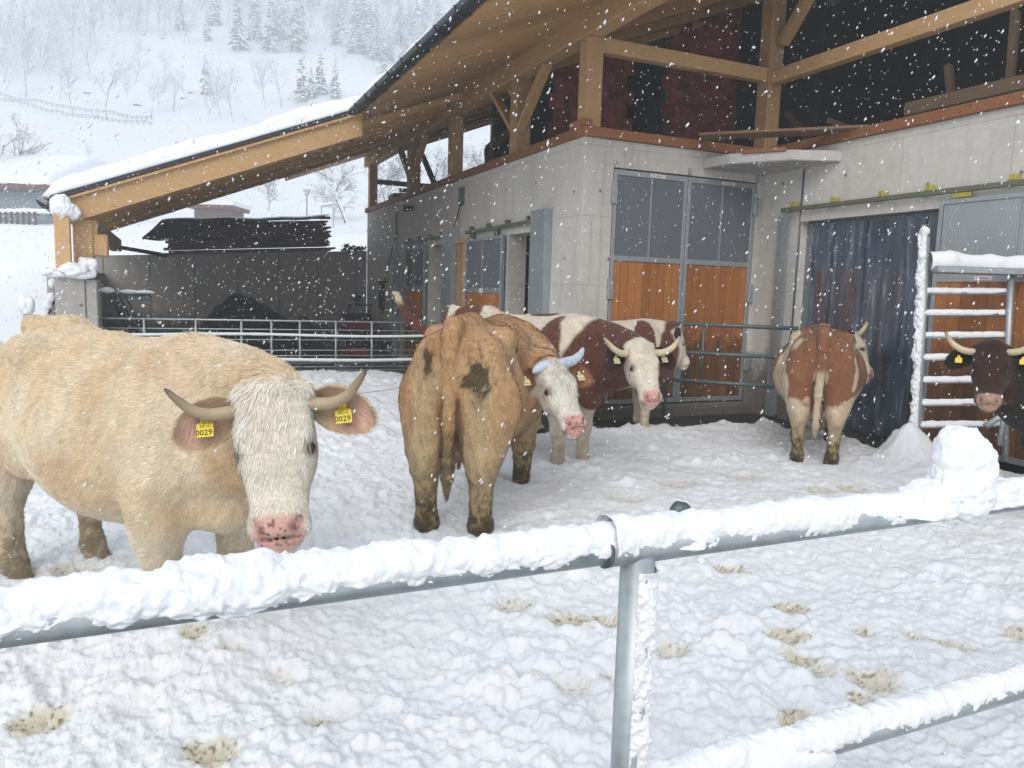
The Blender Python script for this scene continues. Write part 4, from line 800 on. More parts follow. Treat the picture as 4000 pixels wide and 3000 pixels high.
    for sd in (1, -1): f.ell((-.24, .39*sd, 1.13), (.13, .08, .13), .10, None, True); f.ell((.27, .45*sd, .98), (.05, .09, .28), .09, None, True)
    f.ell((-.97, 0, .86), (.10, .035, .30), .05, None, True)
    f.cone((-.45, 0, 1.36), (-.90, 0, 1.345), .05, .042, .07)                         # sacrum ridge
    f.ell((.70, 0, .72), (.15, .12, .16), .10)                                        # brisket
    if udder:
        f.ell((-.50, 0, .60), (.19, .15, .13), .06)
        for a in (-.42, -.58):
            for b in (-.07, .07): f.cone((a, b, .50), (a, b, .41), .02, .014, .02)
    tl = np.array(tail if tail is not None else [(-.88, 0, 1.35), (-.945, 0, 1.30), (-.955, .0, 1.18), (-.935, .005, .98), (-.92, .01, .75), (-.915, .012, .56)])
    tr = np.interp(np.linspace(0, 1, len(tl)), [0, .15, .5, 1], [.058, .054, .044, .032])
    for i in range(len(tl)-1): f.cone(tl[i], tl[i+1], tr[i], tr[i+1], .022)
    e = tl[-1]+(tl[-1]-tl[-2])/np.linalg.norm(tl[-1]-tl[-2])*.24; m_ = (tl[-1]*.6+e*.4); f.cone(tl[-1], m_, .026, .034, .03); f.cone(m_, e, .034, .010, .02)
    # neck: two bundles of cones from withers / chest to poll / throat
    b1, b2 = np.array([.55, 0, 1.20]), np.array([.66, 0, .93]); e1, e2 = hp(.015, -.115, 0), hp(.14, -.175, 0)
    c1 = (b1+e1)/2+np.array([.14, 0, .06]) if neck_ctrl is None else np.asarray(neck_ctrl, float); c2 = c1+np.array([.03, 0, -.27-neck_sag])
    bz = lambda a, c, b, t: a*(1-t)**2+2*c*t*(1-t)+b*t*t
    ts = np.linspace(0, 1, 8)
    for i in range(7):
        r = lambda t: np.interp(t, [0, .5, 1], [.165, .125, .095*hs]); f.cone(bz(b1, c1, e1, ts[i]), bz(b1, c1, e1, ts[i+1]), r(ts[i]), r(ts[i+1]), .07)
        r2 = lambda t: np.interp(t, [0, .5, 1], [.19, .125, .088*hs]); f.cone(bz(b2, c2, e2, ts[i]), bz(b2, c2, e2, ts[i+1]), r2(ts[i]), r2(ts[i+1]), .08)
        m0, m1 = (bz(b1, c1, e1, ts[i])+bz(b2, c2, e2, ts[i]))/2, (bz(b1, c1, e1, ts[i+1])+bz(b2, c2, e2, ts[i+1]))/2; rm = lambda t: np.interp(t, [0, .5, 1], [.19, .14, .10*hs]); f.cone(m0, m1, rm(ts[i]), rm(ts[i+1]), .06)
    # head
    def head(x, y, z):
        px, py, pz = (x-P[0])/hs, (y-P[1])/hs, (z-P[2])/hs; t, u, v = [px*Bh[i][0]+py*Bh[i][1]+pz*Bh[i][2] for i in range(3)]
        tc = np.clip(t, _HT[0], _HT[-1]); w = np.interp(tc, _HT, _HW); fr = np.interp(tc, _HT, _HF); bk = np.interp(tc, _HT, _HB); uc = (fr+bk)/2+.015; hu = np.where(u > uc, fr-uc, uc-bk); q = np.abs(u-uc)/hu
        wv = w*np.where(u > uc, 1.0, 1-.38*q**1.5); r = (np.abs(v/wv)**2.5+q**2.7)**(1/2.6); d = (r-1)*np.minimum(w, hu)*.85; o = np.abs(t-tc); return np.where(o > 0, np.sqrt(np.maximum(d, 0)**2+o*o)+np.minimum(d, 0), d)*hs
    f.apply(head, np.minimum(P, Q)-.28*hs, np.maximum(P, Q)+.28*hs, .04)
    el = lambda t, u, v, r, k=.03, sub=False: f.ell(hp(t, u, v), np.array(r)*hs, k, Bh, sub)
    el(-.02, -.05, 0, (.06, .06, .085), .05); el(.475, -.055, 0, (.062, .072, .098), .035); el(.525, -.095, 0, (.045, .052, .06), .02); el(.44, -.01, 0, (.05, .02, .06), .04)
    for sd in (1, -1):
        el(.165, -.022, .105*sd, (.055, .035, .028), .03); el(.225, -.15, .075*sd, (.10, .075, .045), .05); el(.0, -.06, .112*sd, (.035, .035, .035), .03); el(.23, -.05, .115*sd, (.03, .028, .025), .025)
        el(.21, -.036, .138*sd, (.030, .026, .022), .02, True)
        el(.488, .012, .056*sd, (.021, .03, .015), .012, True); el(.475, .0, .078*sd, (.026, .02, .012), .016, True)
    el(.515, -.058, 0, (.006, .09, .085), .012, True)
    V, F = f.mesh()
    nv = np.zeros_like(V); _fn = np.cross(V[F[:, 1]]-V[F[:, 0]], V[F[:, 2]]-V[F[:, 0]]); [np.add.at(nv, F[:, i], _fn) for i in range(4)]; nv /= np.linalg.norm(nv, axis=1)[:, None]+1e-12
    hm_ = np.clip(np.linalg.norm(V-hp(.25, -.1, 0), axis=1)/(.35*hs)-.6, .25, 1); V = V+nv*(hm_*((fbm(V*np.array([1.6, 1, .8]), 6.5, 3, 51)-.5)*.017+(fbm(V, 24, 3, 52)-.5)*.006))[:, None]
    hv = (V-P)/hs; T, U, W = hv@Bh[0], hv@Bh[1], hv@Bh[2]
    inhead = (T > -.07) & (T < .62) & (np.abs(W) < .19) & (U > np.interp(T, [-.06, .0, .1, .25, .5], [-.17, -.20, -.25, -.29, -.25])) & (U < .09)
    C = coat(V, T, U, W, inhead)
    nose = inhead & (T > .445) & (U > -.062) & (np.abs(W) < .075+.0*T) & (T < .525); C['nose'](nose) if isinstance(C, dict) else None
    rgb = C['rgb'] if isinstance(C, dict) else C
    body = link('body', mesh_np('body', V, F, True, rgb), M['hide'], root)
    # normals for hair
    fn = np.cross(V[F[:, 1]]-V[F[:, 0]], V[F[:, 2]]-V[F[:, 0]]); fa = np.linalg.norm(fn, axis=1)+1e-12; fn /= fa[:, None]
    rg = np.random.default_rng(abs(hash(name+str(origin[0]))) % 1000)
    # ears
    earV = []
    for sd in (1, -1):
        eb = hp(.045, -.085, .112*sd); kw = ear or {}
        ed = Bh[2]*sd*1.0+Bh[0]*kw.get('droop', .18)+Bh[1]*kw.get('fwd', -.12); ed /= np.linalg.norm(ed); en = Bh[1]*.85+Bh[0]*.5-Bh[2]*sd*.1; en -= ed*(en@ed); en /= np.linalg.norm(en); es = np.cross(en, ed)
        Le, We = .205*hs*ear_size, .076*hs*ear_size; S = np.linspace(0, 1, 18); J = np.linspace(-1, 1, 13); sh = We*np.interp(S, [0, .1, .3, .55, .8, .93, 1], [.42, .6, .95, 1.0, .78, .45, .06])
        pos = lambda off: np.array([[eb+ed*(a*Le)+es*(b*sh[i])-en*((1-b*b)*.042*hs*np.interp(a, [0, .5, 1], [1, .8, .2])+off)+Bh[0]*(.03*a*a) for b in J] for i, a in enumerate(S)])
        A, Bk = pos(0), pos(.009*hs); NV_ = 18*13; EV = np.concatenate([A.reshape(-1, 3), Bk.reshape(-1, 3)]); GF = grid_faces(18, 13)
        if sd > 0: F1, F2 = GF[:, ::-1], GF+NV_
        else: F1, F2 = GF[:, ::-1], GF+NV_
        rim = np.concatenate([np.arange(13), np.arange(1, 18)*13+12, 17*13+np.arange(11, -1, -1), np.arange(16, 0, -1)*13]); r2 = np.roll(rim, -1); F3 = np.stack([rim, r2, r2+NV_, rim+NV_], 1)
        er = np.array(ear_rgb if ear_rgb is not None else (.4, .24, .12)); inner = np.array(kw.get('inner', (.52, .28, .20))); ec = np.concatenate([np.repeat((inner[None]*(.75+.5*rg.random((18, 1, 1)))+0*A).reshape(-1, 3)[:], 1, 0), np.tile(er, (NV_, 1))])
        wgt = np.clip(np.abs(np.tile(J, 18))**2+np.repeat(np.where(S < .45, (0.45-S)*2, 0), 13)+np.repeat((S > .9)*.5, 13), 0, 1)[:, None]; ec[:NV_] = ec[:NV_]*(1-wgt)+er*wgt
        link('ear', mesh_np('ear', EV, np.vstack([F1, F2, F3]), True, ec), M['hide'], root); earV.append((EV, np.vstack([F1, F2]), ec, ed))
        # tag with number
        if tags and tags.get(sd):
            tc = eb+ed*Le*.56-en*.030*hs*.8+en*.006; tc = eb+ed*Le*.55+en*.012; tw, th_ = .028*hs*tags.get('scale', 1), .036*hs*tags.get('scale', 1); dn = Bh[0]*.9+Bh[1]*.1; dn = dn-Bh[1]*(dn@Bh[1])*.5; dn /= np.linalg.norm(dn); sx = np.cross(dn, en); sx = Bh[2]-dn*(Bh[2]@dn); sx /= np.linalg.norm(sx); nn = np.cross(dn, sx); nn = nn if nn@Bh[1] > 0 else -nn
            pts = [(-.35, -1.1), (.35, -1.1), (.42, -.55), (1, -.25), (1, 1), (-1, 1), (-1, -.25), (-.42, -.55)]; tv = [tc+sx*a*tw+dn*(b*th_+th_*.35)+nn*o for o in (0.0, .003) for a, b in pts]; n8 = 8
            tf = [tuple(range(7, -1, -1)), tuple(range(8, 16))]+[(i, (i+1) % 8, 8+(i+1) % 8, 8+i) for i in range(8)]
            me = bpy.data.meshes.new('ear_tag'); me.from_pydata([tuple(v) for v in tv], [], tf); me.update(); bmx = bmesh.new(); bmx.from_mesh(me); bmesh.ops.recalc_face_normals(bmx, faces=bmx.faces); bmx.to_mesh(me); bmx.free(); to = link('ear_tag', me, M[tag_mat], root)
            if tag_text:
                xd = np.cross(-dn, nn); pc = tc+dn*th_*.95+nn*.0045
                text_obj('tag_number', tag_text, th_*.78, M['print'], tuple(pc-xd*tw*.12), tuple(xd), tuple(-dn), to)
                text_obj('tag_code', 'AT 11', th_*.36, M['print'], tuple(tc+dn*th_*.36+nn*.0045), tuple(xd), tuple(-dn), to); text_obj('tag_bars', '||:||||:|||', th_*.42, M['print'], tuple(tc-dn*th_*.08+nn*.0045), tuple(xd), tuple(-dn), to)
    # horns
    for sd in (1, -1):
        kw = horn or {}
        pts = kw.get('pts') or [(0.02, -.05, .085), (.03, -.045, .15), (.028, -.03, .215), (.0, -.005, .275), (-.055, .02, .325), (-.105, .03, .35)]
        if callable(pts): pts = pts(sd)
        q = np.array([hp(t, u, v*sd) for t, u, v in pts]); tt = np.linspace(0, 1, len(q)); fine = np.linspace(0, 1, 26); k3 = np.stack([np.interp(fine, tt, q[:, i]) for i in range(3)], 1)
        for _ in range(4): k3[1:-1] = (k3[:-2]+2*k3[1:-1]+k3[2:])/4
        rr = kw.get('r', .034)*hs*np.interp(fine, [0, .3, .7, .95, 1], [1, .95, .68, .34, .1])*(1+.03*np.sin(fine*60)*(fine < .4)); TV, TF = tube_arrays(k3, rr, 14)
        hr = horn_rgb or ((.50, .42, .28), (.46, .38, .25), (.10, .07, .045)); g = np.concatenate([np.repeat(fine, 14), [0, 1]]); cc = np.stack([np.interp(g, [0, .25, .6, .85, 1], [hr[0][i]*.7, hr[0][i], hr[1][i], (hr[1][i]+hr[2][i])/2, hr[2][i]]) for i in range(3)], 1)
        TV, TFl = fix_tri(TV, TF); me = bpy.data.meshes.new('horn'); me.from_pydata([tuple(v) for v in TV], [], TFl); me.polygons.foreach_set('use_smooth', [True]*len(me.polygons)); a = me.color_attributes.new('col', 'FLOAT_COLOR', 'POINT'); c4 = np.ones((len(TV), 4), np.float32); c4[:, :3] = cc; a.data.foreach_set('color', c4.ravel()); link('horn', me, kw.get('mat') or M['horn'], root)
        # eye with lid
        ec_ = hp(.212, -.044, .117*sd); th = np.linspace(0, math.pi, 12); ph = np.arange(18)*2*math.pi/18; Dd = np.stack([np.outer(np.sin(th), np.cos(ph)), np.outer(np.sin(th), np.sin(ph)), np.outer(np.cos(th), np.ones(18))], -1)
        link('eye', mesh_np('eye', (Dd*eye_size*hs+ec_).reshape(-1, 3), grid_faces(12, 18, True)[:, ::-1]), M['eye'], root)
        lr = eye_size*hs; lid = [ec_+Bh[2]*sd*lr*.30+Bh[1]*math.cos(a)*lr*1.30+Bh[0]*math.sin(a)*lr*1.02*(1 if math.sin(a) > 0 else .86) for a in np.linspace(0, 2*math.pi, 21)]
        tube('eyelid', lid, .0042*hs, M[lid_mat], root, 6)
    # short hair as tapered blades lying along the coat
    def blades(V, F, rgb, N, length, width, flow, swirl=.22, lift=.24):
        tri = np.vstack([F[:, [0, 1, 2]], F[:, [0, 2, 3]]]) if F.shape[1] == 4 else F; a, b, c = V[tri[:, 0]], V[tri[:, 1]], V[tri[:, 2]]; nn = np.cross(b-a, c-a); ar = np.linalg.norm(nn, axis=1)+1e-14
        t = rg.choice(len(tri), N, p=ar/ar.sum()); r1, r2 = np.sqrt(rg.random(N)), rg.random(N); w0, w1, w2 = 1-r1, r1*(1-r2), r1*r2
        p = a[t]*w0[:, None]+b[t]*w1[:, None]+c[t]*w2[:, None]; n_ = nn[t]/ar[t][:, None]; cl = rgb[tri[t, 0]]*w0[:, None]+rgb[tri[t, 1]]*w1[:, None]+rgb[tri[t, 2]]*w2[:, None]
        d = flow(p, n_); fl_ = d/(np.linalg.norm(d, axis=1)[:, None]+1e-9); k = np.stack([vn(p, 7, 1), vn(p, 7, 2), vn(p, 7, 3)], 1)-.5; k2 = np.stack([vn(p, 26, 4), vn(p, 26, 5), vn(p, 26, 6)], 1)-.5; d = d+swirl*2*k+swirl*1.3*k2+rg.normal(0, .14, (N, 3)); d -= n_*(d*n_).sum(1)[:, None]; d /= np.linalg.norm(d, axis=1)[:, None]+1e-9
        sd = np.cross(n_, d); ln = length(p)*(.6+.8*rg.random(N)); wd = width*(.7+.6*rg.random(N)); base = p-n_*.001
        A = base-sd*wd[:, None]; B_ = base+sd*wd[:, None]; Cc = p+d*ln[:, None]+n_*(ln*(lift*(.3+.9*rg.random(N))))[:, None]; VV_ = np.stack([A, B_, Cc], 1).reshape(-1, 3)
        sdw = np.cross(fl_, [0.1, .3, 1.0]); sdw /= np.linalg.norm(sdw, axis=1)[:, None]+1e-9; q_ = np.stack([(p*fl_).sum(1)*16, (p*sdw).sum(1)*75, p[:, 1]*40], 1); tone = (.88 if h < .011 else .74)+(.17 if h < .011 else .36)*sstep(.25, .7, vn(q_, 1.0, 8))+.10*(vn(p, 70, 9)-.5); sn_ = (rg.random(N) < .02*np.clip(n_[:, 2], 0, 1)); cl = np.where(sn_[:, None], np.array([.85, .87, .9]), cl*tone[:, None]); cv = np.repeat(cl*(.86+.3*rg.random((N, 1))), 3, 0); return VV_, cv  # tone stripes paint crease shade and contrast into the hair colour
    hbase = hp(.25, -.1, 0)
    def flow_body(p, n_):
        dh = np.exp(-(np.linalg.norm(p-hbase, axis=1)/(.30*hs))**4)[:, None]; return (1-dh)*np.array([-.75, 0, -.55])+dh*(Bh[0]*1.0)
    def len_body(p):
        dh = np.exp(-(np.linalg.norm(p-hp(.0, -.02, 0), axis=1)/(.17*hs))**2); mz = np.exp(-(np.linalg.norm(p-hp(.50, -.02, 0), axis=1)/(.085*hs))**4); return hairlen*(1+.9*dh)*(1-.97*mz)
    if hair:
        hv1, hc1 = blades(V, F, rgb, hair, len_body, .0013 if h < .01 else .0026, flow_body)
        parts = [(hv1, hc1)]
        for EV, EF, ec, ed in earV: parts.append(blades(EV, EF, ec, max(600, hair//45), lambda p: np.full(len(p), hairlen*1.3), .0011, lambda p, n_: np.tile(ed, (len(p), 1))*.8+Bh[0]*.4, .5, .5))
        HV = np.concatenate([a for a, b in parts]); HC = np.concatenate([b for a, b in parts]); stuff(link('coat_hair', mesh_np('coat_hair', HV, np.arange(len(HV)).reshape(-1, 3), False, HC), M['fur'], body))
    if collar:
        cc = bz((b1+b2)/2, (c1+c2)/2, (e1+e2)/2, .72); ax = (e1+e2)/2-(c1+c2)/2; ax /= np.linalg.norm(ax); u_ = (b1-b2); u_ -= ax*(u_@ax); u_ /= np.linalg.norm(u_); v_ = np.cross(ax, u_); th = np.linspace(0, 2*math.pi, 40)
        ring = np.array([cc+u_*math.cos(a)*.215+v_*math.sin(a)*.165 for a in th]); co = ring
        Vc = np.concatenate([co+ax*.02, co-ax*.02]); link('collar', mesh_np('collar', Vc, np.stack([np.arange(39), np.arange(1, 40), 40+np.arange(1, 40), 40+np.arange(39)], 1)), M['leather'], root)
        lowp = cc-u_*.215; tube('collar_chain', [lowp, lowp-u_*.06+ax*.04, lowp-u_*.10+ax*.10], .008, M['black_metal'], root, 6)
    return root, loc

def blend(a, b, w): w = np.clip(w, 0, 1)[:, None]; return a*(1-w)+b*w
def patchy(P, f, seed, lo, hi): return sstep(lo, hi, fbm(P, f, 3, seed))
CREAM = np.array([.62, .55, .43]); WHITE = np.array([.70, .65, .57]); PINK = np.array([.66, .36, .31]); MUCK = np.array([.075, .055, .028]); OCHRE = np.array([.36, .27, .12])
def finish(rgb, V, T, U, W, inh, muck=.55, pink=PINK, white_face=None, spots=True):
    n = fbm(V, 12, 4, 3)
    if white_face is not None:
        wf = inh*sstep(-.07, -.02, T+.05*(n-.5))*sstep(-.20, -.13, U+.06*(n-.5)+np.clip(T-.22, 0, 1)*.5); rgb = blend(rgb, white_face*(.93+.14*n)[:, None], wf)
    nose = inh*sstep(.425, .445, T+.02*(n-.5))*sstep(-.075, -.055, U)*sstep(.095, .08, np.abs(W)); rgb = blend(rgb, pink*(.92+.16*n)[:, None], nose)
    if spots:
        sp = nose*(vn(V, 95, 5) > .80); rgb = blend(rgb, np.array([.10, .05, .04]), sp*.85)
    nos = inh*np.exp(-(((T-.487)/.018)**2+((np.abs(W)-.058)/.014)**2))*(U > -.03); rgb = blend(rgb, np.array([.10, .045, .04]), nos*.9)
    lip = inh*sstep(.506, .515, T)*sstep(.545, .525, T)*sstep(-.13, -.06, U); rgb = blend(rgb, pink*.75, lip*.7)
    ey = inh*np.exp(-(((T-.21)/.030)**2+((np.abs(W)-.125)/.02)**2))*(U > -.09); rgb = rgb*(1-ey*.55)[:, None]
    low = sstep(.60, .22, V[:, 2])*(np.abs(V[:, 0]) > .3); rgb = blend(rgb, OCHRE*(.7+.6*n)[:, None], low*muck*(.5+.8*fbm(V, 5, 3, 8))); mk = low*sstep(.42, .70, fbm(V, 38, 4, 9, .65)+.22*sstep(.40, .1, V[:, 2])+.12*(fbm(V, 6, 2, 3)-.5)); rgb = blend(rgb, MUCK, mk*.9*muck*1.5)
    hoof = sstep(.085, .07, V[:, 2]); return blend(rgb, np.array([.03, .026, .02]), hoof)

# cow 1: cream, turned to the camera
def coat1(V, T, U, W, inh):
    n = fbm(V, 2.2, 4, 1); m = fbm(V, 9, 4, 2); rgb = blend(np.tile(np.array([.66, .51, .325]), (len(V), 1)), np.array([.73, .62, .455]), sstep(.35, .65, n)*.9)
    rgb = blend(rgb, np.array([.50, .27, .11]), sstep(.52, .7, fbm(V, 3.1, 3, 6))*.25+.4*sstep(.8, .95, V[:, 0])*sstep(1.2, .9, V[:, 2])); rgb = blend(rgb, np.array([.66, .58, .46]), sstep(.7, .5, V[:, 2])*.8); rgb = rgb*(.90+.12*m+.10*(fbm(V, 4, 3, 78)-.3))[:, None]
    rgb = blend(rgb, MUCK*2.5, (fbm(V, 34, 3, 12) > .77)*.3); return finish(rgb, V, T, U, W, inh, .45, np.array([.72, .43, .37]), np.array([.72, .665, .565]))
vis = FWD[:2]/np.linalg.norm(FWD[:2])
build_cow('cow', (-.20, 3.93, .0), (.53, -.85), 1.0, atd(1052, 1525, 2.52), atd(1085, 2120, 2.42), -FWD*.97+RIGHT*.12+np.array([0, 0, -.05]), 'cream horned cow with white face and yellow tags in both ears at the railing', coat1, h=.0105, fat=1.02,
          horn={'pts': [(.045, -.06, .085), (.055, -.05, .15), (.062, -.035, .21), (.045, -.01, .27), (.0, .02, .315), (-.035, .03, .345)], 'r': .025}, udder=False, tail=[(-.88, 0, 1.35), (-.945, .02, 1.28), (-.96, .05, 1.15), (-.95, .08, 1.0)], ear_size=1.2, tags={1: True, -1: True, 'scale': 1.05}, tag_text='0029', ear={'droop': .22, 'fwd': .02, 'inner': (.80, .52, .42)}, ear_rgb=(.68, .51, .34), hair=150000, hairlen=.021, horn_rgb=((.44, .36, .24), (.38, .30, .19), (.07, .05, .035)), neck_ctrl=(1.02, -.03, 1.22))
# cow 2: tan, seen from behind, head turned round
def coat2(V, T, U, W, inh):
    n = fbm(V, 2.5, 4, 11); m = fbm(V, 9, 4, 2); rgb = blend(np.tile(np.array([.57, .35, .175]), (len(V), 1)), np.array([.49, .27, .12]), sstep(.4, .65, n)); back = sstep(-.72, -.92, V[:, 0])
    rgb = blend(rgb, np.array([.52, .40, .23]), back*sstep(.05, .12, np.abs(V[:, 1]))*sstep(.30, .2, np.abs(V[:, 1]))*sstep(1.22, 1.05, V[:, 2])*.8); rgb = blend(rgb, np.array([.50, .40, .24]), sstep(.85, .5, V[:, 2])*.6)
    d1 = np.exp(-(((V[:, 1]+.17)/.085)**2+((V[:, 2]-1.07)/.15)**2))*back; d2 = np.exp(-(((V[:, 1]-.135)/.05)**2+((V[:, 2]-1.16)/.09)**2))*back; rgb = blend(rgb, MUCK, np.clip(sstep(.38, .62, np.clip(d1*.95+d2*.85, 0, 1)+1.1*(fbm(V, 9, 3, 5)-.5)+.9*(fbm(V, 34, 3, 15, .7)-.5))*(d1+d2 > .08)*.95, 0, .95)); stk_ = sstep(.54, .72, fbm(V*np.array([1, 1, .22]), 30, 3, 44))*sstep(1.25, .9, V[:, 2])*back*(np.abs(V[:, 1]) < .3); rgb = blend(rgb, OCHRE*.5, stk_*.32)
    tp = sstep(.9, .5, V[:, 2])*(V[:, 0] < -.86)*(np.abs(V[:, 1]) < .075); rgb = blend(rgb, MUCK*1.2, tp*.85*sstep(.36, .5, fbm(V, 25, 3, 7)+.08)); rgb = rgb*(.80+.26*m+.24*(fbm(V*np.array([1, 1, .4]), 5, 3, 77)-.3))[:, None]
    ud = np.exp(-((V[:, 0]+.5)/.2)**2)*sstep(.62, .5, V[:, 2])*(np.abs(V[:, 1]) < .17); rgb = blend(rgb, np.array([.50, .27, .17]), ud*.8); return finish(rgb, V, T, U, W, inh, .75, PINK, np.array([.70, .655, .58]))
h2 = np.array([.57, .82]); h2 /= np.linalg.norm(h2); hc2 = np.array([1.61, 4.42]); o2 = hc2+h2*.74*1.03
build_cow('cow', (o2[0], o2[1], .0), h2, 1.03, atd(2165, 1418, 5.12), atd(2262, 1672, 4.93), -FWD*.85+RIGHT*.5, 'tan cow seen from behind with muddy rump, looking back with blue-wrapped horns', coat2, h=.0115, fat=1.06, feet={'HL': (-.74, .165), 'HR': (-.74, -.165)}, leg=1.38,
          horn={'pts': lambda sd: [(.0, -.03, .03), (.0, -.01, .11), (-.01, 0, .18), (-.05, .01, .25), (-.10, .02, .29)] if sd > 0 else [(.0, -.03, .03), (.01, -.02, .10), (.03, -.02, .15), (.05, -.03, .19)], 'r': .043, 'mat': M['tape']}, ear={'droop': .2, 'fwd': .0, 'inner': (.42, .2, .11)}, ear_rgb=(.33, .15, .06), tags={1: True, -1: True}, tag_mat='tag_pale', tag_text='1462', hair=100000, hairlen=.023, collar=True, neck_ctrl=(1.02, -.22, 1.12))
DBROWN = np.array([.115, .042, .028]); RBROWN = np.array([.27, .115, .055])
def coat3(V, T, U, W, inh):
    n = fbm(V, 1.7, 3, 23); m = fbm(V, 9, 4, 2); wob = (fbm(V, 3.5, 3, 25)-.5)*.35
    E_ = lambda c, r: np.sqrt(sum(((V[:, i]-c[i])/r[i])**2 for i in range(3)))+wob*1.2
    dk = np.minimum.reduce([E_((-.68, -.12, 1.25), (.22, .30, .24)), E_((.47, -.2, 1.05), (.15, .32, .34)), E_((-.22, -.3, 1.0), (.12, .2, .12)), E_((.82, 0, .92), (.26, .5, .36)), E_((1.05, 0, 1.1), (.35, .5, .4)), E_((.55, .2, 1.28), (.2, .18, .14))])
    rgb = blend(np.tile(np.array([.68, .60, .49]), (len(V), 1)), DBROWN, sstep(1.06, .96, dk)); rgb = rgb*(.88+.24*m)[:, None]
    tl_ = (V[:, 0] < -.97); rgb = blend(rgb, DBROWN, tl_*1.0); rgb = blend(rgb, np.array([.52, .44, .30]), tl_*sstep(1.38, 1.46, V[:, 2])); return finish(rgb, V, T, U, W, inh, .25, PINK, np.array([.70, .635, .53]), False)
def to_local(p, o, hd, s): hd = np.array(hd, float); hd /= np.linalg.norm(hd); d = (np.asarray(p, float)-np.asarray(o, float))/s; return (d[0]*hd[0]+d[1]*hd[1], -d[0]*hd[1]+d[1]*hd[0], d[2])
h3 = np.array([.42, -.91]); h3 /= np.linalg.norm(h3); o3 = np.array([3.25, 5.98])-h3*.54
t3 = [(-.90, 0, 1.345), (-.97, .0, 1.36)]+[to_local(atd(x, y, 7.75), (o3[0], o3[1], 0), h3, 1.03) for x, y in ((1720, 1300), (1650, 1285), (1600, 1250), (1572, 1205), (1558, 1170))]
build_cow('cow', (o3[0], o3[1], .0), h3, 1.03, atd(2508, 1345, 5.98), atd(2556, 1568, 5.82), -FWD*.93+RIGHT*.3, 'dark brown and white pied cow with white face, tail raised behind the tan cow', coat3, h=.0138, fat=1.0, tail=t3, udder=False,
          horn={'pts': [(.05, -.05, .085), (.07, -.04, .15), (.07, -.02, .22), (.04, .01, .29), (-.02, .03, .345), (-.06, .03, .37)], 'r': .033}, ear={'droop': .35, 'fwd': -.05, 'inner': (.06, .025, .02)}, ear_rgb=(.045, .02, .016), tags={1: True, -1: True}, tag_mat='tag_pale', tag_text='6597', hair=60000, hairlen=.024, collar=True, horn_rgb=((.58, .50, .33), (.62, .54, .38), (.25, .20, .13)), neck_ctrl=(.98, .1, 1.18))
# cow 4: red and white, seen from behind
def coat4(V, T, U, W, inh):
    m = fbm(V, 9, 4, 2); wob = (fbm(V, 4, 3, 35)-.5)*.34; rgb = np.tile(RBROWN, (len(V), 1)); y = V[:, 1]; rear = V[:, 0] < -.2
    st = np.exp(-((y-.30-.12*(1.2-V[:, 2])+wob)/.075)**2)*(V[:, 0] < -.1)*sstep(.6, .7, V[:, 2]); st2 = np.exp(-((y+.30-.0*V[:, 2]+wob*.6)/.035)**2)*(V[:, 0] < -.3)*sstep(.75, .85, V[:, 2])*sstep(1.3, 1.2, V[:, 2])
    tailw = (V[:, 0] < -.87)*(np.abs(V[:, 1]) < .06)*sstep(1.02, .94, V[:, 2]); legs = sstep(.78, .64, V[:, 2]+wob*1.4); top = np.exp(-(((V[:, 0]+.1)/.6)**2+(y/.09)**2))*sstep(1.3, 1.36, V[:, 2]); w = np.clip(sstep(.35, .6, st)+sstep(.4, .6, st2)+tailw+sstep(.35, .65, legs)*.9+sstep(.4, .6, top), 0, 1)
    rgb = blend(rgb, np.array([.62, .50, .36]), w)*(.88+.24*m)[:, None]; return finish(rgb, V, T, U, W, inh, .8, PINK, np.array([.70, .63, .52]), False)
h4 = np.array([.70, .71]); h4 /= np.linalg.norm(h4); hc4 = np.array([5.55, 5.34]); o4 = hc4+h4*.72*.98
build_cow('cow', (o4[0], o4[1], .0), h4, .98, atd(3362, 1325, 8.8), atd(3412, 1482, 8.5), RIGHT*.9-FWD*.35, 'red-brown and white cow seen from behind, standing before the dark strip curtain', coat4, h=.0145, fat=1.16, horn={'pts': [(.02, -.05, .085), (.01, -.02, .13), (-.02, .03, .16), (-.07, .07, .17), (-.11, .08, .17)], 'r': .03}, ear={'droop': .3, 'fwd': -.5, 'inner': (.08, .03, .02)}, ear_rgb=(.07, .03, .02), hair=50000, hairlen=.022, feet={'HL': (-.72, .15), 'HR': (-.72, -.15)}, neck_ctrl=(1.0, -.08, 1.2), horn_rgb=((.58, .50, .33), (.62, .54, .38), (.25, .20, .13)))
# cow 5: pied, mostly hidden
h5 = np.array([.94, -.34]); f5 = np.array([5.02, 7.5]); o5 = f5-h5*.54*.97
build_cow('cow', (o5[0], o5[1], .0), h5, .97, atd(2632, 1292, 8.95), atd(2690, 1425, 9.0), RIGHT*.85+FWD*.35, 'dark brown pied cow half hidden, its head against the plank double door', coat3, h=.017, udder=False, horn={'pts': [(.02, -.05, .085), (.0, -.02, .13), (-.04, .03, .16), (-.08, .07, .17)], 'r': .028}, ear={'droop': -.3, 'fwd': -.2, 'inner': (.03, .015, .012)}, ear_rgb=(.03, .015, .012), hair=22000, hairlen=.014, neck_ctrl=(.95, 0, 1.2))
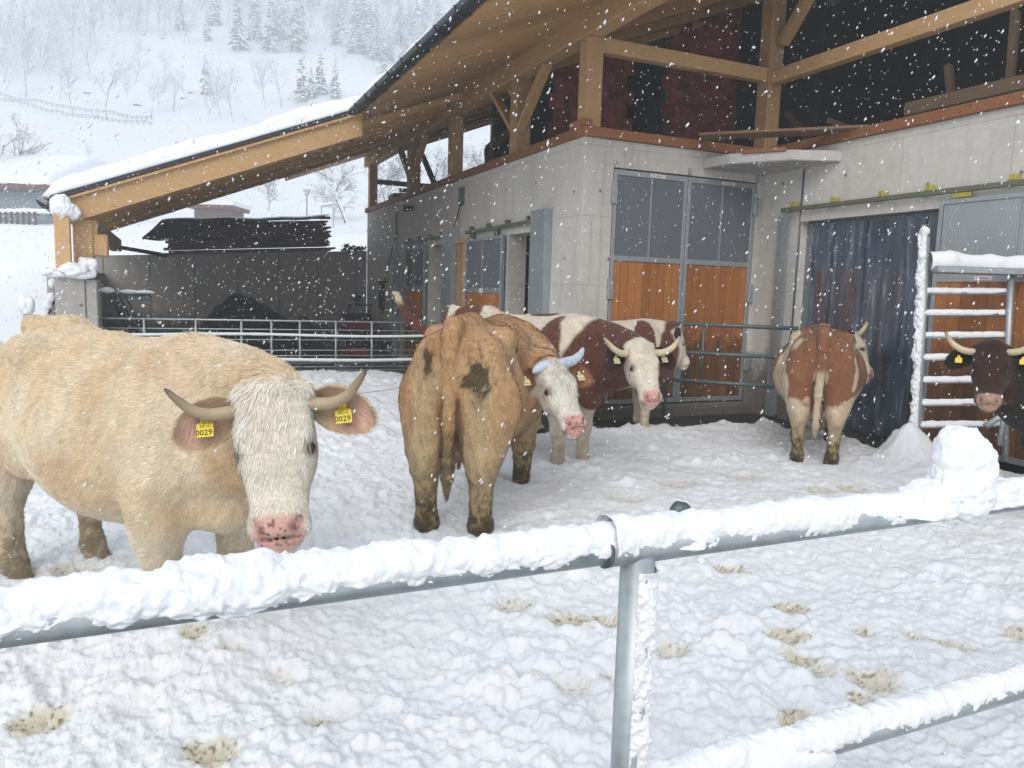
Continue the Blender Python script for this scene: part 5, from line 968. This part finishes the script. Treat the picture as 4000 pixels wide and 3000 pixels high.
# cow 6: nearly black, beside the corral panel
def coat6(V, T, U, W, inh):
    m = fbm(V, 8, 4, 2); rgb = np.tile(np.array([.022, .015, .012]), (len(V), 1))*(.7+.6*m)[:, None]; rgb = blend(rgb, np.array([.5, .45, .38]), sstep(.66, .58, V[:, 2])*(V[:, 0] < .75)*.9)
    rgb = blend(rgb, np.array([.045, .02, .013]), inh*.7); rgb = blend(rgb, np.array([.16, .085, .06]), inh*sstep(.38, .44, T)*sstep(.085, .1, np.abs(W)+.0*T+(T > .5)*.1)); return finish(rgb, V, T, U, W, inh, .2, np.array([.42, .27, .20]), None, False)
h6 = np.array([-.85, .53]); h6 /= np.linalg.norm(h6); p6_ = atd(3872, 1352, 5.2); f6 = np.array([p6_[0]+.66, p6_[1]-.16]); o6 = f6-h6*.54*.92
build_cow('cow', (o6[0], o6[1], .0), h6, .92, p6_, atd(3862, 1582, 5.08), -ray(3880, 1450)+RIGHT*.04, 'blackish brown horned cow with pink nose by the snowy corral panel', coat6, lid_mat='leather', h=.0138, horn={'pts': [(.03, -.05, .085), (.04, -.04, .15), (.03, -.02, .22), (-.01, .0, .28), (-.07, .02, .325), (-.12, .03, .345)], 'r': .031}, ear={'droop': .3, 'fwd': .05, 'inner': (.02, .014, .012)}, ear_rgb=(.016, .012, .01), tags={1: True, -1: True, 'scale': .95}, tag_mat='tag', tag_text='3185' if False else None, hair=45000, hairlen=.02, neck_ctrl=(.98, .12, 1.22), horn_rgb=((.55, .46, .30), (.58, .50, .34), (.12, .09, .06)))
# ------------------------------------------------------------------ trees (bare, snow-laden) and conifers, shared meshes
def mk_bark(name):
    m = MB(name, 0.85, 0.15); v = m.coord(obj=False); g = m.n('ShaderNodeNewGeometry'); s = m.n('ShaderNodeSeparateXYZ'); m.l(g.outputs['Normal'], s.inputs[0]); n = m.noise(v, 3.0, 4)
    f = m.ramp(m.math('ADD', s.outputs[2], m.math('MULTIPLY', n, 0.9)), [(0.22, (0, 0, 0)), (0.55, (1, 1, 1))]); m.color(m.mix(f, m.attr(), (.86, .88, .91))); return m.m
M['bark'] = mk_bark('snowy_bark')
def grow(rg, height, levels=4, spread=.55, n0=(5, 8), trunk=None, thin=.5, upw=.25, n1=(3, 6), fatten=1.0):
    Vs, Fs, Cs = [], [], []; off = 0
    def limb(p, d, L, r, lev):
        nonlocal off
        n = 5 if lev == 0 else 4 if lev < 3 else 3; pts = [p]; q = p.copy(); dd = d.copy()
        for i in range(n-1):
            dd = dd+rg.normal(0, .13+.04*lev, 3)+np.array([0, 0, upw*.12]); dd /= np.linalg.norm(dd); q = q+dd*L/(n-1); pts.append(q)
        pts = np.array(pts); rad = np.linspace(r, r*.45 if lev else r*.35, n)*(fatten if lev > 1 else 1); V, F = tube_arrays(pts, rad, 5 if lev < 2 else 3, False); Vs.append(V); Fs.append(F+off); off += len(V)
        c = np.array([.06, .05, .045]) if lev < 2 else np.array([.30, .29, .29]); Cs.append(np.tile(c*(.8+.4*rg.random()), (len(V), 1)))  # twigs made paler, with part of the haze put into their colour
        if lev >= levels: return
        k = rg.integers(*n0) if lev == 0 else rg.integers(*n1)
        for j in range(k):
            t = rg.uniform(.30 if lev == 0 else .2, 1.0); b = pts[0]*0; f_ = t*(n-1); i = min(int(f_), n-2); b = pts[i]+(pts[i+1]-pts[i])*(f_-i); ax = dd+0; az = rg.random()*6.283; s_ = np.array([math.cos(az), math.sin(az), 0]); s_ -= ax*(s_@ax); s_ /= np.linalg.norm(s_)+1e-6
            nd = ax*(1-spread)+s_*spread+np.array([0, 0, upw*.5]); nd /= np.linalg.norm(nd); limb(b, nd, L*rg.uniform(.42, .68)*(1.05-.35*t if lev == 0 else 1), r*rg.uniform(.35, .55), lev+1)
    limb(np.zeros(3), np.array([rg.normal(0, .05), rg.normal(0, .05), 1.0]), height*.72, height*.016 if trunk is None else trunk, 0)
    return np.vstack(Vs), np.vstack(Fs), np.vstack(Cs)
def grow_conifer(rg, height, nw=15):
    Vs, Fs, Cs = [], [], []; off = 0; V, F = tube_arrays([(0, 0, 0), (0, 0, height)], [height*.015, .02], 5, False); Vs.append(V); Fs.append(F); Cs.append(np.tile((.05, .04, .035), (len(V), 1))); off = len(V)
    for w in range(nw):
        t = (w+.5)/nw; z = height*(.10+.88*t); R = height*.19*(1-t)**.85+.12
        for j in range(rg.integers(6, 10)):
            az = rg.random()*6.283; d = np.array([math.cos(az), math.sin(az), 0]); s_ = np.array([-d[1], d[0], 0]); L = R*rg.uniform(.65, 1.15); wd = L*.30; dr = L*rg.uniform(.25, .55); b = np.array([0, 0, z+rg.normal(0, .06*height/nw)])
            p = [b, b+d*L*.5-s_*wd-[0, 0, dr*.5], b+d*L*.5+s_*wd-[0, 0, dr*.5], b+d*L*.55+[0, 0, -dr*.28], b+d*L-[0, 0, dr]]; Vs.append(np.array(p)); Fs.append(np.array([[0, 1, 3, 3], [0, 3, 2, 2], [1, 4, 3, 3], [3, 4, 2, 2]])[:, [0, 1, 2, 2]]+off); off += 5; g = .7+.6*rg.random(); Cs.append(np.array([(.07, .09, .08)]*5)*g)
    return np.vstack(Vs), np.vstack([f if f.shape[1] == 4 else f for f in Fs]), np.vstack(Cs)
def tri_mesh(name, V, F, C):
    q = F[:, 2] != F[:, 3]; T = np.vstack([F[:, :3], F[q][:, [0, 2, 3]]]); return mesh_np(name, V, T, False, C)
rt = np.random.default_rng(21)
def split_tree(name, arr, trunkn):
    V, F, C = arr; a = F.max(1) < trunkn; return tri_mesh(name+'_trunk', V[:trunkn], F[a], C[:trunkn]), tri_mesh(name+'_crown', V, F[~a], C)
def puff(rg, arr, hgt, n, L=.9, w=.022):
    """adds a haze of rimed twigs to a bare crown, rooted on its outer branches"""
    V, F, C = arr; top = V[V[:, 2] > hgt*.25]; b = top[rg.integers(0, len(top), n)]; d = (b-[0, 0, hgt*.35])*[1, 1, .5]; d /= np.linalg.norm(d, axis=1)[:, None]+1e-6; d = d*.6+rg.normal(0, .45, (n, 3))+[0, 0, .35]; d /= np.linalg.norm(d, axis=1)[:, None]; s_ = np.cross(d, rg.normal(0, 1, (n, 3))); s_ /= np.linalg.norm(s_, axis=1)[:, None]; ln = L*(.4+.9*rg.random((n, 1)))
    T = np.stack([b-s_*w, b+s_*w, b+d*ln], 1).reshape(-1, 3); i = np.arange(n)*3+len(V); c = np.array([.62, .66, .70])*(.75+.35*rg.random((n, 1))); return np.vstack([V, T]), np.vstack([F, np.stack([i, i+1, i+2, i+2], 1)]), np.vstack([C, np.repeat(c, 3, 0)])
bare_src = [grow(rt, 10+2*rt.random(), 3, .5, (9, 14), .11) for _ in range(5)]; bare_src = [puff(rt, a, 11, 420) for a in bare_src]; bare = [split_tree('tree', a, 25) for a in bare_src]
con_src = [grow_conifer(rt, 12.0, 17) for _ in range(3)]; con = [split_tree('conifer', a, 10) for a in con_src]
def put_tree(kind, i, p, sc, rzv, label, group):
    t, c = (bare if kind == 'tree' else con)[i]; r = empty('bare_tree' if kind == 'tree' else 'conifer', p, rzv); r.scale = (sc, sc, sc); tag(r, label, 'tree', group); link('trunk', t, M['bark'], r); link('crown', c, M['bark'], r); return r
def far_ground(px, py):
    """where the view ray through a photo pixel meets the hillside"""
    d = ray(px, py); lo_, hi_ = 18.0, 460.0; t = np.linspace(lo_, hi_, 1500); P = CAMP+d*t[:, None]; dz = P[:, 2]-field_z(P[:, 0], P[:, 1]); k = np.argmax(dz < 0); return P[k] if dz[k] < 0 else P[-1]
for i, (x, y, h_) in enumerate(((45, 398, 11), (100, 380, 12), (285, 446, 13), (418, 466, 13), (350, 310, 9), (500, 415, 9), (525, 330, 9), (545, 265, 8), (590, 455, 9), (612, 440, 8), (675, 440, 8), (808, 480, 9), (862, 466, 10), (912, 480, 9), (840, 420, 8), (260, 300, 10), (180, 330, 11), (1010, 350, 9), (1040, 430, 9), (640, 300, 7), (1100, 420, 9), (10, 330, 11), (235, 390, 10), (735, 420, 7), (930, 400, 8))):
    p = far_ground(x, y); put_tree('tree', i % 5, tuple(p-[0, 0, .2]), h_/11*rt.uniform(.9, 1.15), rt.random()*6.28, 'bare frosted tree standing singly at the foot of the wooded slope', 'lone bare trees on the slope')
for i, (x, y, h_) in enumerate(((805, 372, 9), (1180, 398, 11), (1252, 372, 10), (1215, 385, 7), (1420, 190, 14), (930, 200, 15), (1060, 205, 15), (1310, 385, 9), (1000, 160, 14), (1330, 180, 14))):
    p = far_ground(x, y); put_tree('conifer', i % 3, tuple(p-[0, 0, .2]), h_/12, rt.random()*6.28, 'snow-dusted conifer standing dark among the pale slope trees', 'conifers on the slope')
# the wood above reads as one mass
VV_, FF_, CC_ = [], [], []; off = 0; cnt = 0
low_src = [puff(rt, grow(rt, 11, 1, .5, (9, 13), .09), 11, 190, 1.1, .04) for _ in range(7)]
for k in range(3200):
    px = rt.uniform(-250, 2100); py = rt.uniform(-330, 300)
    if py > 40+.12*abs(px-100)+60 and 480 < px < 1150 and py > 110: continue
    if py > 230 and 250 < px < 1300: continue
    p = far_ground(px, py)
    if p[1] > 440: continue
    sr = con_src[k % 3] if (rt.random() < .16 and px > 800) or rt.random() < .02 else low_src[k % 7]; a = rt.random()*6.28; R_ = np.array([[math.cos(a), -math.sin(a), 0], [math.sin(a), math.cos(a), 0], [0, 0, 1]]); VV_.append(sr[0]@R_.T*rt.uniform(.7, 1.3)+p-[0, 0, .3]); FF_.append(sr[1]+off); CC_.append(sr[2]); off += len(sr[0]); cnt += 1
    if off > 900000: break
stuff(link('hillside_wood', tri_mesh('hillside_wood', np.vstack(VV_), np.vstack(FF_), np.vstack(CC_)), M['bark']))
# orchard trees behind the wall, with thick snow on their boughs
big = [split_tree('tree', grow(np.random.default_rng(s_), 5.5, 4, .62, (9, 12), .13, upw=.2, n1=(4, 7), fatten=1.9), 25) for s_ in (5, 8)]
for (px, D, sc, i, lab) in ((1045, 85, .85, 0, 'rounded bare orchard tree with snowy twigs beside the street lamp'), (1350, 75, 1.35, 1, 'broad bare orchard tree laden with snow beside the barn end'), (1500, 62, 1.2, 0, 'snow-laden bare tree seen through the first bay of the barn'), (1720, 60, 1.5, 1, 'dense snow-laden tree seen through the middle bay of the barn'), (1880, 58, 1.3, 0, 'bare snowy tree seen through the bay beside the corner post'), (-60, 55, 1.5, 1, 'dark snowy tree with drooping boughs beside the grey house')):
    xx = (px-2000)/FPX*D; X_ = xx*_cy+D*_sy; Y_ = -xx*_sy+D*_cy; r = empty('orchard_tree', (X_, Y_, float(field_z(X_, Y_))-.3), px); r.scale = (sc, sc, sc); tag(r, lab, 'tree'); link('trunk', big[i][0], M['bark'], r); link('crown', big[i][1], M['bark'], r)
p = far_ground(350, 640); put_tree('tree', 2, tuple(p), .32, 1.0, 'small bare sapling alone in the open snow field', None)
# fence lines at the foot of the wood
for (pts, lab) in ((((-60, 400), (150, 430), (300, 462), (420, 478), (600, 498)), 'lower thin fence line crossing the snowy slope'), (((0, 375), (200, 415), (420, 445), (600, 470)), 'upper thin fence line at the foot of the trees')):
    q = np.array([far_ground(x, y) for x, y in pts]); t = np.linspace(0, len(q)-1, 60); L_ = np.stack([np.interp(t, np.arange(len(q)), q[:, i]) for i in range(3)], 1); L_[:, 2] = field_z(L_[:, 0], L_[:, 1])
    r = tag(empty('field_fence', tuple(L_[0])), lab, 'fence')
    for k in range(0, 60, 2): tube('fence_post', [L_[k]-[0, 0, .2], L_[k]+[0, 0, .75]], .05, M['old_wood'], r, 5)
    for dz in (.4, .65): tube('fence_rail', L_+[0, 0, dz], .035, M['old_wood'], r, 4)
    adopt(r)
# rocks
for i, (x, y) in enumerate(((430, 142), (462, 297), (540, 410), (345, 362), (720, 385), (750, 362), (640, 150))):
    p = far_ground(x, y); tag(snow_blob('boulder', tuple(p), (.8, .6, .5), None, i, 12, 1, 'bark', .5), 'grey boulder poking from the snowy slope', 'boulder', 'boulders on the slope')
# ---- grey house at the left edge
wall_m = mk_flat('grey_render', (.25, .28, .31), .9, .1, 0, .08, 2); roofw = mk_flat('brown_fascia', (.14, .055, .035), .8); rail_m = mk_flat('dark_balcony_wood', (.06, .05, .045), .85)
hd_ = 50.0
def at_plane(px, py, D): return atd(px, py, D)
hs_ = tag(empty('house', tuple(at_plane(60, 930, hd_))), 'grey rendered house with snowy roof, white window and balcony', 'house')
def hb(name, px0, py0, px1, py1, d0, d1, mat, par):
    a = at_plane(px0, py1, hd_); w = (px1-px0)/FPX*hd_; hgt = (py1-py0)/FPX*hd_; V = []
    ex, ey = np.append(RIGHT[:2]/np.linalg.norm(RIGHT[:2]), 0), np.append(FWD[:2]/np.linalg.norm(FWD[:2]), 0)
    for zz in (0, hgt):
        for u_, d_ in ((0, d0), (w, d0), (w, d1), (0, d1)): V.append(tuple(a+ex*u_+ey*d_+np.array([0, 0, zz])))
    me = bpy.data.meshes.new(name); me.from_pydata(V, [], BOXF); me.update(); return link(name, me, mat, par)
hb('wall', -400, 735, 180, 960, 0, 7, wall_m, hs_); rf = hb('roof', -460, 712, 235, 735, -1.2, 8, roofw, hs_); 
V = []; a = at_plane(-470, 712, hd_); ex, ey = np.append(RIGHT[:2]/np.linalg.norm(RIGHT[:2]), 0), np.append(FWD[:2]/np.linalg.norm(FWD[:2]), 0); W_ = (235+480)/FPX*hd_
uu_, ww_ = np.meshgrid(np.linspace(0, W_, 60), np.linspace(-1.3, 8.2, 24)); tt_ = (.42+2.3*np.clip((ww_+1.3)/5.5, 0, 1))*1.0; ed_ = np.minimum.reduce([uu_, W_-uu_, ww_+1.3]); hh_ = tt_*np.clip(ed_/.25, 0, 1)**.5+.08*fbm(np.stack([uu_, ww_, 0*uu_], -1), 1.2, 3)
V = a+ex*uu_[..., None]+ey*ww_[..., None]+np.array([0, 0, 1.0])*hh_[..., None]; link('roof_snow', mesh_np('roof_snow', V.reshape(-1, 3), grid_faces(24, 60)), M['snow'], rf)
hb('gutter', -460, 728, 240, 736, -1.25, -1.202, M['black_metal'], hs_)
for x0, x1 in ((-30, 62), (165, 205)):
    w_ = hb('window', x0, 750, x1, 822, -.05, .03, M['white_paint'], hs_); hb('pane', x0+10, 760, x1-12, 822, -.062, -.052, M['poly_light'], w_)
for x in range(-120, 200, 22): hb('baluster', x, 838, x+10, 930, -1.45, -1.41, rail_m, hs_)
hb('balcony_rail', -120, 832, 205, 840, -1.5, -1.38, rail_m, hs_); q = seg(at_plane(-120, 830, hd_-1.45), at_plane(205, 832, hd_-1.45), 120); snow_on(q, .10, .14, 5, hs_, 'rail_snow', 14, 1.6, mat='snow'); tube('downpipe', [at_plane(197, 790, hd_-1.3), at_plane(197, 850, hd_-1.3)], .06, M['black_metal'], hs_, 8)
adopt(hs_)
# ---- small brown hut, street lamp, frame
hut = tag(empty('hut', tuple(at_plane(850, 870, 60))), 'small brown hut with snow on its roof behind the board stack', 'hut'); hd_ = 60.0
hb('wall', 760, 812, 900, 900, 0, 3, mk_flat('hut_timber', (.10, .05, .04), .9), hut); hb('roof', 735, 800, 918, 812, -.5, 3.4, roofw, hut); hb('sill_board', 765, 848, 896, 856, -.06, -.002, M['plate'], hut); hb('opening', 800, 818, 880, 846, -.03, -.001, M['black'], hut)  # the opening is a black plate painting the dark inside
hb('roof_snow', 730, 783, 922, 799, -.6, 3.5, M['snow'], hut); adopt(hut)
LD = 62.0; lp = tag(empty('street_lamp', tuple(at_plane(1199, 880, LD))), 'street lamp with a snow-capped lantern behind the board stack', 'lamp')
tube('pole', [at_plane(1199, 900, LD), at_plane(1199, 764, LD)], .045, M['galv_dark'], lp, 8); a = at_plane(1199, 764, LD); tube('lantern', [a, a+[0, 0, .45]], [.14, .30], mk_flat('frosted_lantern', (.45, .46, .46), .4), lp, 8); snow_blob('snow_cap', tuple(a+[0, 0, .5]), (.34, .34, .16), lp, 2, 12); adopt(lp)
fr_ = tag(empty('goal_frame', tuple(at_plane(1280, 880, 64))), 'pale metal frame with snow on its crossbar beside the orchard tree', 'frame')
for x in (1256, 1302): tube('upright', [at_plane(x, 890, 64), at_plane(x, 806, 64)], .05, M['galv'], fr_, 6)
tube('crossbar', [at_plane(1256, 808, 64), at_plane(1302, 800, 64)], .05, M['galv'], fr_, 6); snow_on(seg(at_plane(1252, 804, 64), at_plane(1304, 797, 64), 40), .05, .16, 3, fr_, 'bar_snow', 12, 2, mat='snow'); adopt(fr_)
# ------------------------------------------------------------------ snowy railing in front
def rail_pt(px):                                                       # points along the straight top rail (height 1.05 m)
    px = px+72; a = np.array([-.577, 1.265]); b = np.array([1.47, 2.19]); k = (px-2000)/FPX; t = (k*a[1]-a[0])/((b[0]-a[0])-k*(b[1]-a[1])); q = a+(b-a)*t; return np.array([q[0]*_cy+q[1]*_sy, -q[0]*_sy+q[1]*_cy])
A_, B_ = rail_pt(-900), rail_pt(4900); RZ = 1.045
rail = tag(empty('railing', tuple(np.append(rail_pt(2455), 0))), 'galvanised tube railing caked with snow along the yard edge', 'railing')
J = rail_pt(2318)
top_l = tube('top_rail', [np.append(A_, RZ), np.append(J, RZ)], .034, M['galv'], rail, 24); top_r = tube('top_rail', [np.append(J, RZ), np.append(B_, RZ)], .040, M['galv'], rail, 24)
tube('sleeve_ring', [np.append(rail_pt(2312), RZ), np.append(rail_pt(2324), RZ)], .0412, M['galv_dark'], top_r, 24)
pp = rail_pt(2458); tube('post', [(pp[0], pp[1], -.1), (pp[0], pp[1], RZ-.02)], .039, M['galv'], rail, 24)
lowr = tube('lower_rail', [np.append(pp, .432), np.append(B_, .432)], .038, M['galv'], rail, 24)
snow_on(seg(np.append(rail_pt(-500), RZ), np.append(rail_pt(2420), RZ), 760), .034, np.interp(np.linspace(0, 1, 760), [0, .35, .7, 1], [.031, .035, .025, .021]), 3, top_l, nth=84, f=22, side=-.1)
snow_on(seg(np.append(rail_pt(2330), RZ), np.append(rail_pt(4500), RZ), 700), .040, np.interp(np.linspace(0, 1, 700), [0, .12, .3, .7, 1], [.025, .022, .015, .014, .019]), 13, top_r, nth=78, f=24, side=-.30)
snow_on(seg(np.append(rail_pt(2500), .432), np.append(rail_pt(4500), .432), 600), .038, .024, 23, lowr, nth=50, f=24, side=-.25)
# frost on the right flank of the post
frost((pp[0], pp[1], .1), (pp[0], pp[1], RZ-.05), .039, 1.05, .015, 6, rail, 500, 44, 1.25, 26)
# tall lump of snow standing on the rail, lower drift beside the post top
def drift(px, w, hgt, seed, zoff=.0, sk=0.0, dep=.07, nm='snow_drift'):
    n = 64; th = np.linspace(0, 2*math.pi, 2*n, endpoint=False); v = np.linspace(0, 1, n); c = np.append(rail_pt(px), RZ-.012+zoff); d = np.append(B_-A_, 0); d /= np.linalg.norm(d); pe = np.array([-d[1], d[0], 0])
    prof = np.interp(v, [0, .10, .20, .35, .6, .82, .95, 1], [.90, 1.22, 1.16, 1.02, .88, .72, .42, .0]); V = c+(d[None, None]*np.cos(th)[None, :, None]*(w*prof)[:, None, None]+pe[None, None]*np.sin(th)[None, :, None]*(dep*prof**.8)[:, None, None])+np.array([0, 0, 1.0])*(v*hgt)[:, None, None]+d*sk*v[:, None, None]
    ctr = c+np.array([0, 0, hgt*.4]); nr = V-ctr; nr /= np.linalg.norm(nr, axis=2)[..., None]; k = (fbm(V, 14, 4, seed)-.5)*.055+(fbm(V, 60, 3, seed+1)-.5)*.016+(fbm(V, 140, 2, seed+2)-.5)*.006; return link(nm, mesh_np(nm, (V+nr*k[..., None]).reshape(-1, 3), grid_faces(n, 2*n, True)), M['rail_snow'], rail)
drift(3720, .10, .255, 5, -.01, .0, .075); drift(3590, .13, .085, 8, -.0, .02, .06); drift(3870, .13, .07, 9, 0, 0, .055); drift(2640, .10, .045, 12, 0, 0, .035)
snow_blob('snow_crust', tuple(np.append(rail_pt(3060), .40)), (.22, .06, .09), rail, 6, 26, 1, 'rail_snow')
rk_ = rail_pt(2650)+np.array([FWD[0], FWD[1]])*.06; adopt(rail)
_p = onz(2660, 1985, .12); tag(snow_blob('stone', (_p[0], _p[1], .09), (.085, .07, .08), None, 3, 16, 1, 'galv_dark', .25), 'small grey stone showing through the snow beyond the railing', 'stone')
_p = onz(1130, 2190, .25); tag(tube('straw_stalk', [(_p[0], _p[1], .1), (_p[0]+.02, _p[1]-.0, .3), (_p[0]+.04, _p[1]-.02, .62)], .006, M['black'], None, 5), 'single dark stalk hanging below the muzzle of the cream cow', 'stalk')

# ------------------------------------------------------------------ falling snow: small tumbling clumps in the air
rf_ = np.random.default_rng(77); n = 120000; P = np.stack([rf_.uniform(-7, 13, n), rf_.uniform(.6, 20, n), rf_.uniform(-.1, 7.5, n)], 1)
d_ = P-CAMP; dep = d_@FWD; u_ = (d_@RIGHT)/np.maximum(dep, .01); w_ = (d_@UP)/np.maximum(dep, .01)
roofed = ((P[:, 0] > 2.75) & (P[:, 1] > 6.4) & (rf_.random(n) > .25)) | ((P[:, 0] > 6.9)) | ((P[:, 1] > 12.1) & (P[:, 0] > -1.4))
ok = (dep > 1.3) & ~roofed & (np.abs(u_) < .95) & (np.abs(w_) < .75)
P = P[ok]; n = len(P); r = .0026*np.exp(rf_.normal(.15, .45, n)); r = np.minimum(r, .0017*np.maximum((P-CAMP)@FWD, 1.0))
OCT = np.array([(1, 0, 0), (-1, 0, 0), (0, 1, 0), (0, -1, 0), (0, 0, 1), (0, 0, -1.0)]); OF = np.array([(0, 2, 4), (2, 1, 4), (1, 3, 4), (3, 0, 4), (2, 0, 5), (1, 2, 5), (3, 1, 5), (0, 3, 5)])
ax = np.array([.45, -.15, .85])+rf_.normal(0, .28, (n, 3)); ax /= np.linalg.norm(ax, axis=1)[:, None]; O = OCT[None]*(.75+.5*rf_.random((n, 6, 1)))*r[:, None, None]; O = O+ax[:, None, :]*(O@ax[:, :, None])*(.4+1.5*rf_.random((n, 1, 1)))
fl = stuff(link('snowflakes', mesh_np('snowflakes', (P[:, None]+O).reshape(-1, 3), (OF[None]+6*np.arange(n)[:, None, None]).reshape(-1, 3)), M['snow']))
# ------------------------------------------------------------------ haze: even, pale, closed box around everything
hz = bpy.data.materials.new('haze'); hz.use_nodes = True; nt = hz.node_tree; nt.nodes.clear(); o_ = nt.nodes.new('ShaderNodeOutputMaterial'); pv = nt.nodes.new('ShaderNodeVolumePrincipled')
pv.inputs['Color'].default_value = (.93, .96, 1.0, 1); pv.inputs['Density'].default_value = 0.0038; pv.inputs['Anisotropy'].default_value = 0.0; nt.links.new(pv.outputs[0], o_.inputs['Volume'])
stuff(link('haze', box_mesh('haze', (-190, -10, -2.2), (315, 480, 215)), hz))
